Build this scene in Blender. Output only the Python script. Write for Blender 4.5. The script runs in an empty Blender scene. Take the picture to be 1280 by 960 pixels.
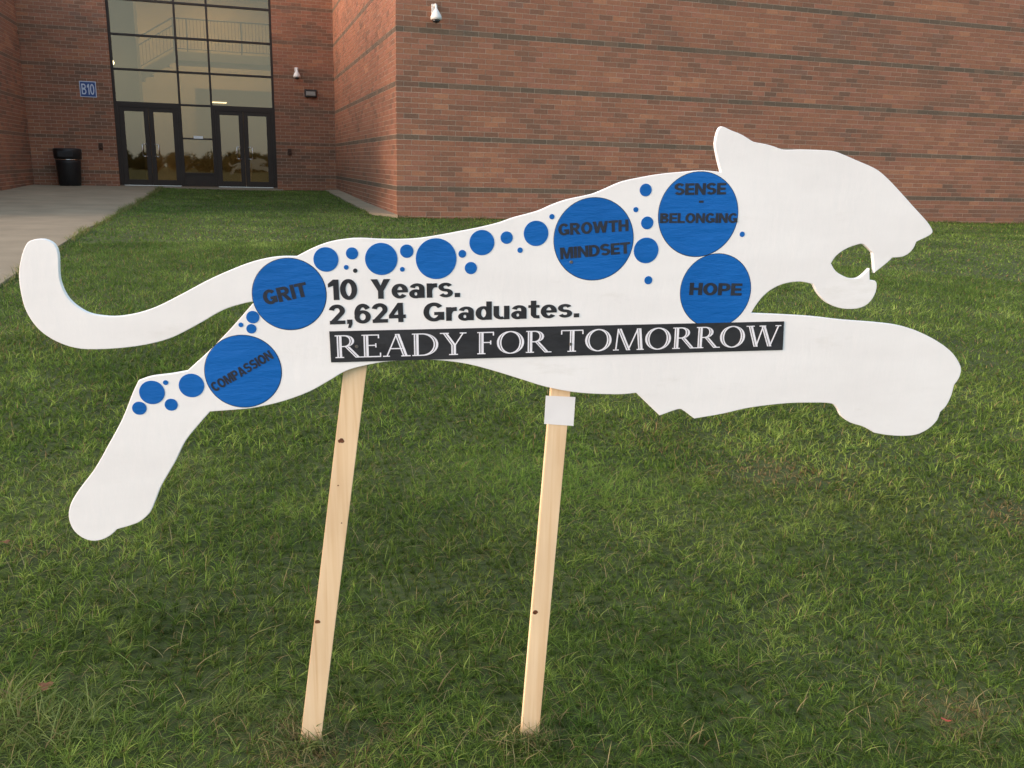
import bpy, bmesh, math, random
import numpy as np
from mathutils import Vector, Matrix
from mathutils.geometry import tessellate_polygon

random.seed(7)
rng = np.random.default_rng(11)
SC = bpy.context.scene
COL = SC.collection

# ------------------------------------------------------------------ camera
F_PX = 1074.47                                   # focal length in photo pixels (1280 wide)
CAM = np.array([-3.07965, -17.86287, 0.48848])
YAW, PITCH, ROLL = 0.30683, 0.24747, 0.02742
FW = np.array([math.sin(YAW)*math.cos(PITCH), math.cos(YAW)*math.cos(PITCH), -math.sin(PITCH)])
_r0 = np.array([math.cos(YAW), -math.sin(YAW), 0.0])
_u0 = np.cross(_r0, FW)
RT = math.cos(ROLL)*_r0 + math.sin(ROLL)*_u0
UP = -math.sin(ROLL)*_r0 + math.cos(ROLL)*_u0
cam_data = bpy.data.cameras.new('camera')
cam_data.sensor_width = 36.0
cam_data.lens = F_PX/1280*36.0
cam_data.clip_start = 0.05
cam_data.clip_end = 2000
cam = bpy.data.objects.new('camera', cam_data)
COL.objects.link(cam)
m = Matrix.Identity(4)
for i in range(3):
    m[i][0], m[i][1], m[i][2], m[i][3] = RT[i], UP[i], -FW[i], CAM[i]
cam.matrix_world = m
SC.camera = cam

# ------------------------------------------------------------------ light
SUN_EL, SUN_AZ = math.radians(12), math.radians(263)      # low evening sun, off to the left
world = bpy.data.worlds.new('World')
SC.world = world
world.use_nodes = True
wn, wl = world.node_tree.nodes, world.node_tree.links
wn.clear()
sky = wn.new('ShaderNodeTexSky')
sky.sky_type = 'NISHITA'
sky.sun_disc = False
sky.sun_elevation = SUN_EL
sky.sun_rotation = SUN_AZ
sky.air_density, sky.dust_density, sky.ozone_density = 1.0, 1.6, 1.0
hs = wn.new('ShaderNodeHueSaturation')
hs.inputs['Saturation'].default_value = 0.60               # thin evening overcast
tint = wn.new('ShaderNodeMix'); tint.data_type = 'RGBA'; tint.blend_type = 'MULTIPLY'
tint.inputs[0].default_value = 1.0
tint.inputs[7].default_value = (0.92, 1.06, 1.17, 1)
bg = wn.new('ShaderNodeBackground'); bg.inputs['Strength'].default_value = 0.068
wo = wn.new('ShaderNodeOutputWorld')
wl.new(sky.outputs[0], hs.inputs['Color']); wl.new(hs.outputs[0], tint.inputs[6])
veil = wn.new('ShaderNodeMix'); veil.data_type = 'RGBA'       # even cloud cover over the clear sky
veil.inputs[0].default_value = 0.6
veil.inputs[7].default_value = (3.55, 4.30, 5.05, 1)
wl.new(tint.outputs[2], veil.inputs[6])
wl.new(veil.outputs[2], bg.inputs['Color']); wl.new(bg.outputs[0], wo.inputs['Surface'])

sun_data = bpy.data.lights.new('sun', 'SUN')
sun_data.energy = 1.35
sun_data.angle = math.radians(38)
sun_data.color = (1.0, 0.66, 0.50)
sun = bpy.data.objects.new('sun', sun_data)
COL.objects.link(sun)
sd = Vector((math.sin(SUN_AZ)*math.cos(SUN_EL), math.cos(SUN_AZ)*math.cos(SUN_EL), math.sin(SUN_EL)))
sun.rotation_euler = sd.to_track_quat('Z', 'Y').to_euler()
sun.location = sd*60

SC.view_settings.view_transform = 'Standard'
SC.view_settings.look = 'None'
SC.view_settings.gamma = 1
SC.view_settings.exposure = 2.19
SC.view_settings.use_curve_mapping = False
SC.cycles.max_bounces = 8
SC.cycles.transparent_max_bounces = 12
SC.cycles.sample_clamp_indirect = 6
SC.cycles.use_denoising = True

# ------------------------------------------------------------------ helpers
def tag(o, label=None, cat=None, group=None, kind=None):
    if label: o['label'] = label
    if cat: o['category'] = cat
    if group: o['group'] = group
    if kind: o['kind'] = kind
    return o

def link(name, me, mat=None, parent=None):
    o = bpy.data.objects.new(name, me)
    COL.objects.link(o)
    if mat is not None and me is not None and not me.materials: me.materials.append(mat)
    if parent is not None: o.parent = parent
    return o

def empty(name, loc, rz=0.0):
    o = bpy.data.objects.new(name, None)
    o.empty_display_size = 0.1
    COL.objects.link(o)
    o.location = loc
    o.rotation_euler = (0, 0, rz)
    return o

def mesh_pf(name, verts, faces, smooth=False):
    me = bpy.data.meshes.new(name)
    me.from_pydata([tuple(map(float, v)) for v in verts], [], [tuple(f) for f in faces])
    me.update()
    if smooth:
        for pl in me.polygons: pl.use_smooth = True
    return me

BOXF = [(0,3,2,1), (4,5,6,7), (0,1,5,4), (1,2,6,5), (2,3,7,6), (3,0,4,7)]
def boxv(x0, y0, z0, x1, y1, z1):
    return [(x0,y0,z0), (x1,y0,z0), (x1,y1,z0), (x0,y1,z0), (x0,y0,z1), (x1,y0,z1), (x1,y1,z1), (x0,y1,z1)]

class MB:
    """collects shapes; build() links them as one mesh object"""
    def __init__(self): self.v = []; self.f = []
    def add(self, v, f):
        k = len(self.v); self.v += [tuple(q) for q in v]; self.f += [tuple(i+k for i in t) for t in f]
        return self
    def box(self, x0, y0, z0, x1, y1, z1): return self.add(boxv(x0, y0, z0, x1, y1, z1), BOXF)
    def tube(self, a, b, r0, r1=None, n=12):
        r1 = r0 if r1 is None else r1
        a, b = Vector(a), Vector(b); d = (b-a).normalized()
        s = d.orthogonal().normalized(); t = d.cross(s)
        v = []
        for c, r in ((a, r0), (b, r1)):
            for i in range(n):
                g = 2*math.pi*i/n
                v.append(c + s*(r*math.cos(g)) + t*(r*math.sin(g)))
        f = [(i, (i+1) % n, n+(i+1) % n, n+i) for i in range(n)]
        f += [tuple(range(n-1, -1, -1)), tuple(range(n, 2*n))]
        return self.add(v, f)
    def path(self, pts, r, n=8):
        for a, b in zip(pts[:-1], pts[1:]): self.tube(a, b, r, n=n)
        return self
    def lathe(self, c, prof, n=32):
        v, f = [], []
        for r, z in prof:
            for i in range(n):
                g = 2*math.pi*i/n
                v.append((c[0]+r*math.cos(g), c[1]+r*math.sin(g), c[2]+z))
        for k in range(len(prof)-1):
            for i in range(n):
                f.append((k*n+i, k*n+(i+1) % n, (k+1)*n+(i+1) % n, (k+1)*n+i))
        f.append(tuple(range(n-1, -1, -1))); f.append(tuple(range((len(prof)-1)*n, len(prof)*n)))
        return self.add(v, f)
    def build(self, name, mat, parent=None, bevel=0.0, smooth=False):
        me = mesh_pf(name, self.v, self.f, smooth)
        if bevel > 0:
            bm = bmesh.new(); bm.from_mesh(me)
            bmesh.ops.bevel(bm, geom=[e for e in bm.edges if len(e.link_faces) == 2 and e.calc_face_angle(0) > 0.6],
                            offset=bevel, segments=2, affect='EDGES', profile=0.6)
            bm.to_mesh(me); bm.free()
        return link(name, me, mat, parent)

# ------------------------------------------------------------------ materials
def principled(name, color, rough=0.7, metal=0.0, spec=0.5):
    mt = bpy.data.materials.new(name); mt.use_nodes = True
    nt = mt.node_tree; b = nt.nodes['Principled BSDF']
    b.inputs['Base Color'].default_value = (*color, 1)
    b.inputs['Roughness'].default_value = rough
    b.inputs['Metallic'].default_value = metal
    b.inputs['Specular IOR Level'].default_value = spec
    return mt, nt, b

def noise(nt, scale, detail=4, rough=0.55, coord='Object', stretch=None):
    tc = nt.nodes.new('ShaderNodeTexCoord')
    n = nt.nodes.new('ShaderNodeTexNoise')
    n.inputs['Scale'].default_value = scale; n.inputs['Detail'].default_value = detail
    n.inputs['Roughness'].default_value = rough
    mp = nt.nodes.new('ShaderNodeMapping')
    mp.inputs['Location'].default_value = (3.371, 7.613, 5.237)        # keep flat things off the noise lattice planes
    if stretch: mp.inputs['Scale'].default_value = stretch
    nt.links.new(tc.outputs[coord], mp.inputs[0]); nt.links.new(mp.outputs[0], n.inputs['Vector'])
    return n

def ramp(nt, src, stops):
    r = nt.nodes.new('ShaderNodeValToRGB')
    e = r.color_ramp.elements
    while len(e) > 1: e.remove(e[0])
    e[0].position, e[0].color = stops[0][0], (*stops[0][1], 1)
    for p_, c in stops[1:]:
        k = e.new(p_); k.color = (*c, 1)
    nt.links.new(src, r.inputs[0])
    return r.outputs[0]

def bump(nt, b, src, strength=0.3, dist=0.005):
    bn = nt.nodes.new('ShaderNodeBump')
    bn.inputs['Strength'].default_value = strength; bn.inputs['Distance'].default_value = dist
    nt.links.new(src, bn.inputs['Height']); nt.links.new(bn.outputs[0], b.inputs['Normal'])

def mul(nt, a, b_):
    mx = nt.nodes.new('ShaderNodeMix'); mx.data_type = 'RGBA'; mx.blend_type = 'MULTIPLY'
    mx.inputs[0].default_value = 1.0
    nt.links.new(a, mx.inputs[6]); nt.links.new(b_, mx.inputs[7])
    return mx.outputs[2]

def noisy(name, c0, c1, scale, rough=0.8, detail=5, bstr=0.2, bdist=0.004, coord='Object', stretch=None, bscale=None, metal=0, spec=0.4):
    mt, nt, b = principled(name, c0, rough, metal, spec)
    n = noise(nt, scale, detail, coord=coord, stretch=stretch)
    nt.links.new(ramp(nt, n.outputs[0], [(0.3, c0), (0.7, c1)]), b.inputs['Base Color'])
    n2 = noise(nt, bscale or scale*6, 4, coord=coord, stretch=stretch)
    bump(nt, b, n2.outputs[0], bstr, bdist)
    return mt

M = {}
# brick: per-brick tint in a colour attribute, grain from world-space noise
mt, nt, b = principled('brick', (0.2, 0.1, 0.07), 0.88, 0, 0.25)
at = nt.nodes.new('ShaderNodeAttribute'); at.attribute_name = 'tint'
geo = nt.nodes.new('ShaderNodeNewGeometry')
n1 = nt.nodes.new('ShaderNodeTexNoise'); n1.inputs['Scale'].default_value = 26; n1.inputs['Detail'].default_value = 5
n2 = nt.nodes.new('ShaderNodeTexNoise'); n2.inputs['Scale'].default_value = 0.9; n2.inputs['Detail'].default_value = 3
nt.links.new(geo.outputs['Position'], n1.inputs['Vector']); nt.links.new(geo.outputs['Position'], n2.inputs['Vector'])
g1 = ramp(nt, n1.outputs[0], [(0.25, (0.80, 0.79, 0.79)), (0.75, (1.18, 1.16, 1.14))])
g2 = ramp(nt, n2.outputs[0], [(0.3, (0.94, 0.95, 0.96)), (0.7, (1.06, 1.05, 1.04))])
nt.links.new(mul(nt, mul(nt, at.outputs['Color'], g1), g2), b.inputs['Base Color'])
bump(nt, b, n1.outputs[0], 0.5, 0.004)
M['brick'] = mt
M['mortar'] = noisy('mortar', (0.42, 0.33, 0.25), (0.52, 0.42, 0.32), 3.0, 0.95, bscale=60, bstr=0.4)
M['coping'] = noisy('coping', (0.30, 0.28, 0.25), (0.38, 0.36, 0.33), 2.0, 0.7)
M['bronze'] = noisy('bronze_frame', (0.022, 0.013, 0.008), (0.030, 0.019, 0.012), 3.0, 0.55, bstr=0.03)
M['chrome'] = principled('chrome', (0.62, 0.60, 0.57), 0.22, 1.0)[0]

def glass(name, tintc, extra=0.0):
    mt = bpy.data.materials.new(name); mt.use_nodes = True
    nt = mt.node_tree; nt.nodes.clear()
    out = nt.nodes.new('ShaderNodeOutputMaterial'); mx = nt.nodes.new('ShaderNodeMixShader')
    tr = nt.nodes.new('ShaderNodeBsdfTransparent'); tr.inputs[0].default_value = (*tintc, 1)
    gl = nt.nodes.new('ShaderNodeBsdfGlossy'); gl.inputs['Roughness'].default_value = 0.015
    gl.inputs['Color'].default_value = (0.92, 0.80, 0.60, 1)  # warm gloss tint stands in for a sunset sky mirrored in the glass
    fr = nt.nodes.new('ShaderNodeFresnel'); fr.inputs['IOR'].default_value = 1.9
    ad = nt.nodes.new('ShaderNodeMath'); ad.operation = 'ADD'; ad.inputs[1].default_value = extra
    nz = noise(nt, 0.9, 1); bn = nt.nodes.new('ShaderNodeBump')
    bn.inputs['Strength'].default_value = 0.08; bn.inputs['Distance'].default_value = 0.02
    nt.links.new(nz.outputs[0], bn.inputs['Height']); nt.links.new(bn.outputs[0], gl.inputs['Normal'])
    nt.links.new(fr.outputs[0], ad.inputs[0]); nt.links.new(ad.outputs[0], mx.inputs[0])
    nt.links.new(tr.outputs[0], mx.inputs[1]); nt.links.new(gl.outputs[0], mx.inputs[2])
    nt.links.new(mx.outputs[0], out.inputs[0])
    return mt
M['glass'] = glass('window_glass', (0.70, 0.63, 0.50), 0.03)

M['concrete'] = noisy('concrete', (0.225, 0.182, 0.122), (0.31, 0.252, 0.172), 1.3, 0.9, detail=8, bscale=90, bstr=0.25, bdist=0.003)
M['soil'] = noisy('lawn_soil', (0.042, 0.056, 0.014), (0.085, 0.098, 0.026), 2.2, 0.95, detail=8, bscale=45, bstr=0.8, bdist=0.02)

# grass blades: colour attribute, some light through the blade
mt = bpy.data.materials.new('grass_blade'); mt.use_nodes = True
nt = mt.node_tree; b = nt.nodes['Principled BSDF']; out = nt.nodes['Material Output']
at = nt.nodes.new('ShaderNodeAttribute'); at.attribute_name = 'tint'
b.inputs['Roughness'].default_value = 0.7; b.inputs['Specular IOR Level'].default_value = 0.18
tl = nt.nodes.new('ShaderNodeBsdfTranslucent'); ms = nt.nodes.new('ShaderNodeMixShader'); ms.inputs[0].default_value = 0.42
nt.links.new(at.outputs['Color'], b.inputs['Base Color']); nt.links.new(at.outputs['Color'], tl.inputs['Color'])
nt.links.new(b.outputs[0], ms.inputs[1]); nt.links.new(tl.outputs[0], ms.inputs[2]); nt.links.new(ms.outputs[0], out.inputs[0])
M['grass'] = mt

# white painted plywood
mt, nt, b = principled('white_paint', (0.80, 0.79, 0.77), 0.55, 0, 0.35)
n1 = noise(nt, 3.0, 6, 0.6, stretch=(1, 1, 3)); n2 = noise(nt, 45, 5, 0.6, stretch=(1, 1, 0.35))
nt.links.new(ramp(nt, n1.outputs[0], [(0.3, (0.765, 0.755, 0.735)), (0.7, (0.825, 0.82, 0.80))]), b.inputs['Base Color'])
n3 = noise(nt, 7.0, 8, 0.7, stretch=(0.5, 1, 1.6))
sc = ramp(nt, n3.outputs[0], [(0.60, (1, 1, 1)), (0.72, (0.93, 0.925, 0.91)), (0.80, (0.88, 0.87, 0.85))])
base = b.inputs['Base Color'].links[0].from_socket
nt.links.new(mul(nt, base, sc), b.inputs['Base Color'])
bump(nt, b, n2.outputs[0], 0.30, 0.002)
M['white_paint'] = mt
# blue vinyl with creases
mt, nt, b = principled('blue_vinyl', (0.005, 0.11, 0.40), 0.45, 0, 0.25)
n1 = noise(nt, 9, 4, 0.6, stretch=(1, 1, 3.5)); n2 = noise(nt, 4, 4, 0.5)
nt.links.new(ramp(nt, n2.outputs[0], [(0.3, (0.0035, 0.100, 0.36)), (0.7, (0.006, 0.122, 0.43))]), b.inputs['Base Color'])
bump(nt, b, n1.outputs[0], 0.42, 0.010)
M['blue_vinyl'] = mt
mt, nt, b = principled('black_vinyl', (0.020, 0.020, 0.023), 0.42, 0, 0.4)
n1 = noise(nt, 12, 4, 0.6, stretch=(1, 1, 2))
nt.links.new(ramp(nt, n1.outputs[0], [(0.3, (0.017, 0.017, 0.020)), (0.7, (0.030, 0.030, 0.033))]), b.inputs['Base Color'])
bump(nt, b, n1.outputs[0], 0.35, 0.006)
M['black_vinyl'] = mt
M['dark_letter'] = noisy('charcoal_vinyl', (0.012, 0.016, 0.028), (0.022, 0.028, 0.042), 30, 0.5, bstr=0.1)
M['banner_letter'] = noisy('white_print', (0.70, 0.70, 0.74), (0.80, 0.80, 0.83), 40, 0.5, bstr=0.05)
M['card'] = noisy('white_card', (0.74, 0.73, 0.72), (0.79, 0.78, 0.77), 8, 0.4, bstr=0.05)

# pine: long grain
mt, nt, b = principled('pine', (0.62, 0.43, 0.24), 0.6, 0, 0.3)
tc = nt.nodes.new('ShaderNodeTexCoord'); mp = nt.nodes.new('ShaderNodeMapping'); mp.inputs['Scale'].default_value = (26, 26, 0.9)
nz = nt.nodes.new('ShaderNodeTexNoise'); nz.inputs['Scale'].default_value = 2.2; nz.inputs['Detail'].default_value = 6; nz.inputs['Distortion'].default_value = 0.6
nt.links.new(tc.outputs['Object'], mp.inputs[0]); nt.links.new(mp.outputs[0], nz.inputs['Vector'])
nb = noise(nt, 3.0, 3)
ca = ramp(nt, nz.outputs[0], [(0.30, (0.69, 0.475, 0.27)), (0.5, (0.78, 0.58, 0.36)), (0.72, (0.83, 0.64, 0.42))])
cb = ramp(nt, nb.outputs[0], [(0.3, (0.90, 0.88, 0.86)), (0.7, (1.05, 1.04, 1.02))])
nt.links.new(mul(nt, ca, cb), b.inputs['Base Color'])
bump(nt, b, nz.outputs[0], 0.15, 0.001)
M['pine'] = mt
M['knot'] = noisy('pine_knot', (0.07, 0.022, 0.010), (0.20, 0.075, 0.030), 90, 0.55, bstr=0.2, bdist=0.001)
M['screw'] = principled('screw_steel', (0.20, 0.18, 0.16), 0.45, 0.9)[0]

M['black_plastic'] = noisy('black_bin', (0.010, 0.010, 0.011), (0.019, 0.018, 0.018), 4, 0.5, bstr=0.1)
M['sign_blue'] = noisy('sign_blue', (0.018, 0.052, 0.19), (0.024, 0.066, 0.22), 5, 0.4, bstr=0.02)
M['sign_white'] = noisy('sign_white', (0.50, 0.55, 0.66), (0.58, 0.62, 0.72), 6, 0.4, bstr=0.02)
M['device_white'] = noisy('white_housing', (0.70, 0.68, 0.64), (0.78, 0.76, 0.72), 6, 0.4, bstr=0.03)
M['dark_lens'] = principled('dark_lens', (0.015, 0.015, 0.017), 0.12, 0, 0.6)[0]
M['lamp_body'] = noisy('lamp_body', (0.018, 0.014, 0.012), (0.032, 0.025, 0.021), 12, 0.5, bstr=0.05)
M['lamp_lens'] = noisy('lamp_lens', (0.22, 0.215, 0.19), (0.30, 0.29, 0.26), 20, 0.3, bstr=0.3)
M['rust'] = noisy('rusty_metal', (0.045, 0.022, 0.014), (0.085, 0.040, 0.022), 20, 0.7, bstr=0.2)
M['inner_wall'] = noisy('lobby_plaster', (0.46, 0.37, 0.24), (0.54, 0.44, 0.30), 1.0, 0.9, bstr=0.05)
M['inner_grey'] = noisy('lobby_column', (0.24, 0.20, 0.14), (0.29, 0.245, 0.175), 1.0, 0.9, bstr=0.05)
M['inner_floor'] = noisy('lobby_floor', (0.16, 0.12, 0.08), (0.21, 0.16, 0.11), 2.0, 0.35, bstr=0.03)
M['inner_slab'] = noisy('stair_slab', (0.30, 0.28, 0.23), (0.36, 0.33, 0.28), 1.0, 0.8, bstr=0.05)
M['rail'] = principled('stair_rail', (0.10, 0.085, 0.065), 0.45, 0.2)[0]
def emit(name, c, s):
    mt = bpy.data.materials.new(name); mt.use_nodes = True
    nt = mt.node_tree; nt.nodes.clear()
    e = nt.nodes.new('ShaderNodeEmission'); e.inputs[0].default_value = (*c, 1); e.inputs[1].default_value = s
    o = nt.nodes.new('ShaderNodeOutputMaterial'); nt.links.new(e.outputs[0], o.inputs[0])
    return mt
M['lamp_glow'] = emit('lamp_glow', (1.0, 0.80, 0.50), 5.5)
M['strip_glow'] = emit('strip_glow', (1.0, 0.90, 0.68), 1.2)
M['leaf_brown'] = noisy('dry_leaf', (0.20, 0.07, 0.025), (0.30, 0.12, 0.045), 40, 0.7, bstr=0.3)
M['leaf_red'] = noisy('red_leaf', (0.34, 0.050, 0.030), (0.42, 0.09, 0.05), 40, 0.7, bstr=0.3)
M['tree_leaf'] = noisy('tree_leaf', (0.030, 0.045, 0.014), (0.07, 0.085, 0.028), 0.3, 0.8, bstr=0.0)

# ------------------------------------------------------------------ ground
_GY = np.array([-400, -60, -30, -20, -16, -13, -10, -7, -4, 0, 11.6, 40, 300.])
_GZ = np.array([-4.0, -1.9, -1.42, -1.24, -1.125, -0.985, -0.83, -0.71, -0.645, -0.60, -0.435, -0.42, -0.42])
def ground(x, y):
    x = np.asarray(x, float); y = np.asarray(y, float)
    z = 0
    for o in (-1.2, -0.4, 0.4, 1.2): z = z + np.interp(y+o, _GY, _GZ)/4
    near = np.exp(-((x+2.6)**2 + (y+15.7)**2)/12)
    return z - (0.070*np.clip(x+2.6, -4, 4)+0.008)*near + 0.012*np.sin(x*1.1+0.4*y)*np.sin(0.9*y-0.3*x)

def px_ray(x, y): return FW + RT*(x-640)/F_PX - UP*(y-480)/F_PX
def px_ground(x, y):
    d = px_ray(x, y); t = 2.0
    for _ in range(60):
        P = CAM + d*t
        t += (ground(P[0], P[1]) - P[2])/d[2]*0.8
    P = CAM + d*t
    return P
def px_plane(x, y, P0, n):
    d = px_ray(x, y)
    return CAM + d*(((P0-CAM) @ n)/(d @ n))

def grid_sheet(name, xs, ys, zf, mat, **kw):
    X, Y = np.meshgrid(xs, ys, indexing='ij'); Z = zf(X, Y)
    nx, ny = X.shape
    v = np.stack([X, Y, Z], -1).reshape(-1, 3)
    f = [(i*ny+j, (i+1)*ny+j, (i+1)*ny+j+1, i*ny+j+1) for i in range(nx-1) for j in range(ny-1)]
    o = link(name, mesh_pf(name, v, f, True), mat)
    tag(o, **kw)
    return o
xs = np.concatenate([[-400, -150, -60, -30], np.arange(-20, 24.1, 0.4), [32, 60, 150, 400]])
ys = np.concatenate([[-400, -150, -70, -40, -30], np.arange(-24, 13, 0.4), [20, 40, 100, 300]])
grid_sheet('lawn', xs, ys, ground, M['soil'], kind='structure')

LWALL, DEPTH = -8.92, 11.636           # left side wall of the recess and the depth of the entrance wall
WALK_X = -5.32
LFY = -1.0                             # left wing front face, extended out of view to shade the return wall
def slab(name, x0, x1, y0, y1, up, thick, step=0.6, kind='structure'):
    ys = np.linspace(y0, y1, max(2, int((y1-y0)/step)+1)); n = len(ys)
    v, f = [], []
    for y in ys:
        zt = float(ground(-6.0, y))+up
        for x, z in ((x0, zt), (x1, zt), (x1, zt-thick), (x0, zt-thick)): v.append((x, y, z))
    for i in range(n-1):
        for k in range(4):
            f.append((i*4+k, (i+1)*4+k, (i+1)*4+(k+1) % 4, i*4+(k+1) % 4))
    f += [(0, 1, 2, 3), tuple((n-1)*4+k for k in (3, 2, 1, 0))]
    me = mesh_pf(name, v, f)
    bm = bmesh.new(); bm.from_mesh(me); bmesh.ops.recalc_face_normals(bm, faces=bm.faces); bm.to_mesh(me); bm.free()
    o = link(name, me, M['concrete']); tag(o, kind=kind)
    return o
slab('entrance_walkway', LWALL-0.05, WALK_X, LFY, DEPTH+0.05, 0.030, 0.14)
slab('front_walkway', -26, WALK_X, -45, LFY-0.012, 0.030, 0.14)
slab('door_apron', WALK_X+0.012, -1.72, DEPTH-0.62, DEPTH+0.05, 0.028, 0.14)
# narrow concrete mowing strip beside the side wall, its front end cut at an angle
v, f = [], []
STRIP = [(0.02, -0.42), (2.2, -0.42), (5.0, -0.40), (8.0, -0.40), (11.1, -0.42)]
for i, (y, x) in enumerate(STRIP):
    yy = y - (0.0 if i else -0.9)
    zt = float(ground(-0.4, yy))+0.045
    v += [(x, yy, zt), (0.01, (y-0.05 if i == 0 else yy), zt+0.015), (0.01, (y-0.05 if i == 0 else yy), zt-0.2), (x, yy, zt-0.2)]
n = len(STRIP)
for i in range(n-1):
    for k in range(4): f.append((i*4+k, (i+1)*4+k, (i+1)*4+(k+1) % 4, i*4+(k+1) % 4))
f += [(3, 2, 1, 0), tuple((n-1)*4+k for k in range(4))]
tag(link('mowing_strip', mesh_pf('mowing_strip', v, f), M['concrete']), kind='structure')

# ------------------------------------------------------------------ school building
CRS, BL, JT = 0.1016, 0.3048, 0.0095        # course height, brick module, joint
BD = 0.092
bld = empty('school_building', (0, 0, -0.6))
tag(bld, 'red brick school building with dark brick bands and a glazed entrance in its recess', 'building')
def bpart(o):
    o.parent = bld; o.matrix_parent_inverse = Matrix.Translation((0, 0, 0.6)); return o

def mortar_box(name, x0, y0, z0, x1, y1, z1, label):
    o = MB().box(x0, y0, z0, x1, y1, z1).build(name, M['mortar'])
    bpart(o); o['label'] = label
    return o
ZB, ZT_R, ZT_L, ZT_D = -0.95, 6.9, 5.08, 6.7
REC = 0.0045
wall_r = mortar_box('wall', REC, REC, ZB, 20.2, 0.35, ZT_R, 'long red brick front wall with dark brick bands')
wall_s = mortar_box('wall', REC, 0.3501, ZB, 0.35, DEPTH+0.3, ZT_R, 'red brick return wall with warm light on it')
OPL, OPR, OPT = -6.56, -1.868, 5.98
wall_dr = mortar_box('wall', OPR+REC, DEPTH+REC, ZB, REC-0.0005, DEPTH+0.30, ZT_D, 'brick pier between glazed entrance and return wall')
wall_dl = mortar_box('wall', LWALL+0.001, DEPTH+REC, ZB, OPL-REC, DEPTH+0.30, ZT_D, 'brick pier behind the black bin')
wall_dt = mortar_box('wall', OPL-REC+0.0005, DEPTH+REC, OPT+0.05, OPR+REC-0.0005, DEPTH+0.30, ZT_D, 'brick wall over the glazed entrance')
wall_l = mortar_box('wall', LWALL-0.35, LFY+0.35, ZB, LWALL-REC, DEPTH+0.3, ZT_L, 'brick side wall of the left wing')
wall_lf = mortar_box('wall', -26, LFY+REC, ZB, LWALL-REC, LFY+0.3499, ZT_L, 'brick front wall of the left wing')

# brick tints
PAL = np.array([(0.200, 0.104, 0.074), (0.225, 0.118, 0.082), (0.185, 0.096, 0.071), (0.165, 0.091, 0.068),
                (0.250, 0.134, 0.092), (0.140, 0.083, 0.064), (0.118, 0.077, 0.062), (0.210, 0.108, 0.082),
                (0.150, 0.093, 0.077), (0.243, 0.124, 0.083)])*np.array([1.47, 1.30, 1.07])
BAND = np.array([(0.130, 0.096, 0.066), (0.150, 0.106, 0.072), (0.172, 0.114, 0.076)])
def h01(*k):
    r = math.sin(sum(a*b for a, b in zip(k, (12.9898, 78.233, 37.719))))*43758.5453
    return r-math.floor(r)
def vnoise(a, b, s):
    i, j = math.floor(a), math.floor(b); u, w = a-i, b-j
    u, w = u*u*(3-2*u), w*w*(3-2*w)
    q = lambda i_, j_: h01(i_, j_, s)
    return (q(i, j)*(1-u)+q(i+1, j)*u)*(1-w)+(q(i, j+1)*(1-u)+q(i+1, j+1)*u)*w
def brick_tint(j, i, s):
    if j % 10 == 0:
        k = int(h01(i, j, s)*5)
        c = PAL[6] if k == 4 and h01(j, i, s+1) < .3 else BAND[k % 3]
        return c if s in (1.0, 2.0, 7.0) else 0.6*c+0.4*PAL[3]      # the bands stand out less on the entrance walls
    d = vnoise(i*0.33, j*0.30, s+3.1)*0.6 + h01(i*1.3, j*0.7, s)*0.4          # light and dark runs of bricks
    d = 0.52+(d-0.52)*(0.5 if s == 2.0 else 0.84)
    if d < 0.30: c = PAL[[6, 8, 5, 5][int(h01(j, i, s)*4)]]
    elif d < 0.46: c = PAL[[3, 5, 2, 3][int(h01(j, i, s)*4)]]
    elif d < 0.70: c = PAL[[0, 2, 7, 0][int(h01(j, i, s)*4)]]
    else: c = PAL[[1, 4, 0, 9][int(h01(j, i, s)*4)]]
    return c

_brick_cache = {}
def brick_mesh(ln, tint):
    key = (round(ln, 3), tuple(tint))
    if key not in _brick_cache:
        hx, hz = ln/2, (CRS-JT)/2
        me = mesh_pf('brick', boxv(-hx, 0, -hz, hx, BD, hz), BOXF)
        ca = me.color_attributes.new('tint', 'FLOAT_COLOR', 'POINT')
        for q in ca.data: q.color = (*tint, 1)
        me.materials.append(M['brick'])
        _brick_cache[key] = me
    return _brick_cache[key]

def wall_layout(length, z0, z1, first=0.0):
    """brick centres (s, z, length, course, index) along a wall of given length, running bond"""
    out = []
    j0, j1 = math.ceil((z0)/CRS), math.floor(z1/CRS)
    for j in range(j0, j1):
        s = first + (0.0 if j % 2 else -BL/2)
        i = 0
        while s < length-0.02:
            a, b_ = max(s, first)+JT/2*(s > first), min(s+BL, length)-JT/2*(s+BL < length)
            if b_-a > 0.03: out.append(((a+b_)/2, j*CRS, b_-a, j, i))
            s += BL; i += 1
    return out

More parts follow.
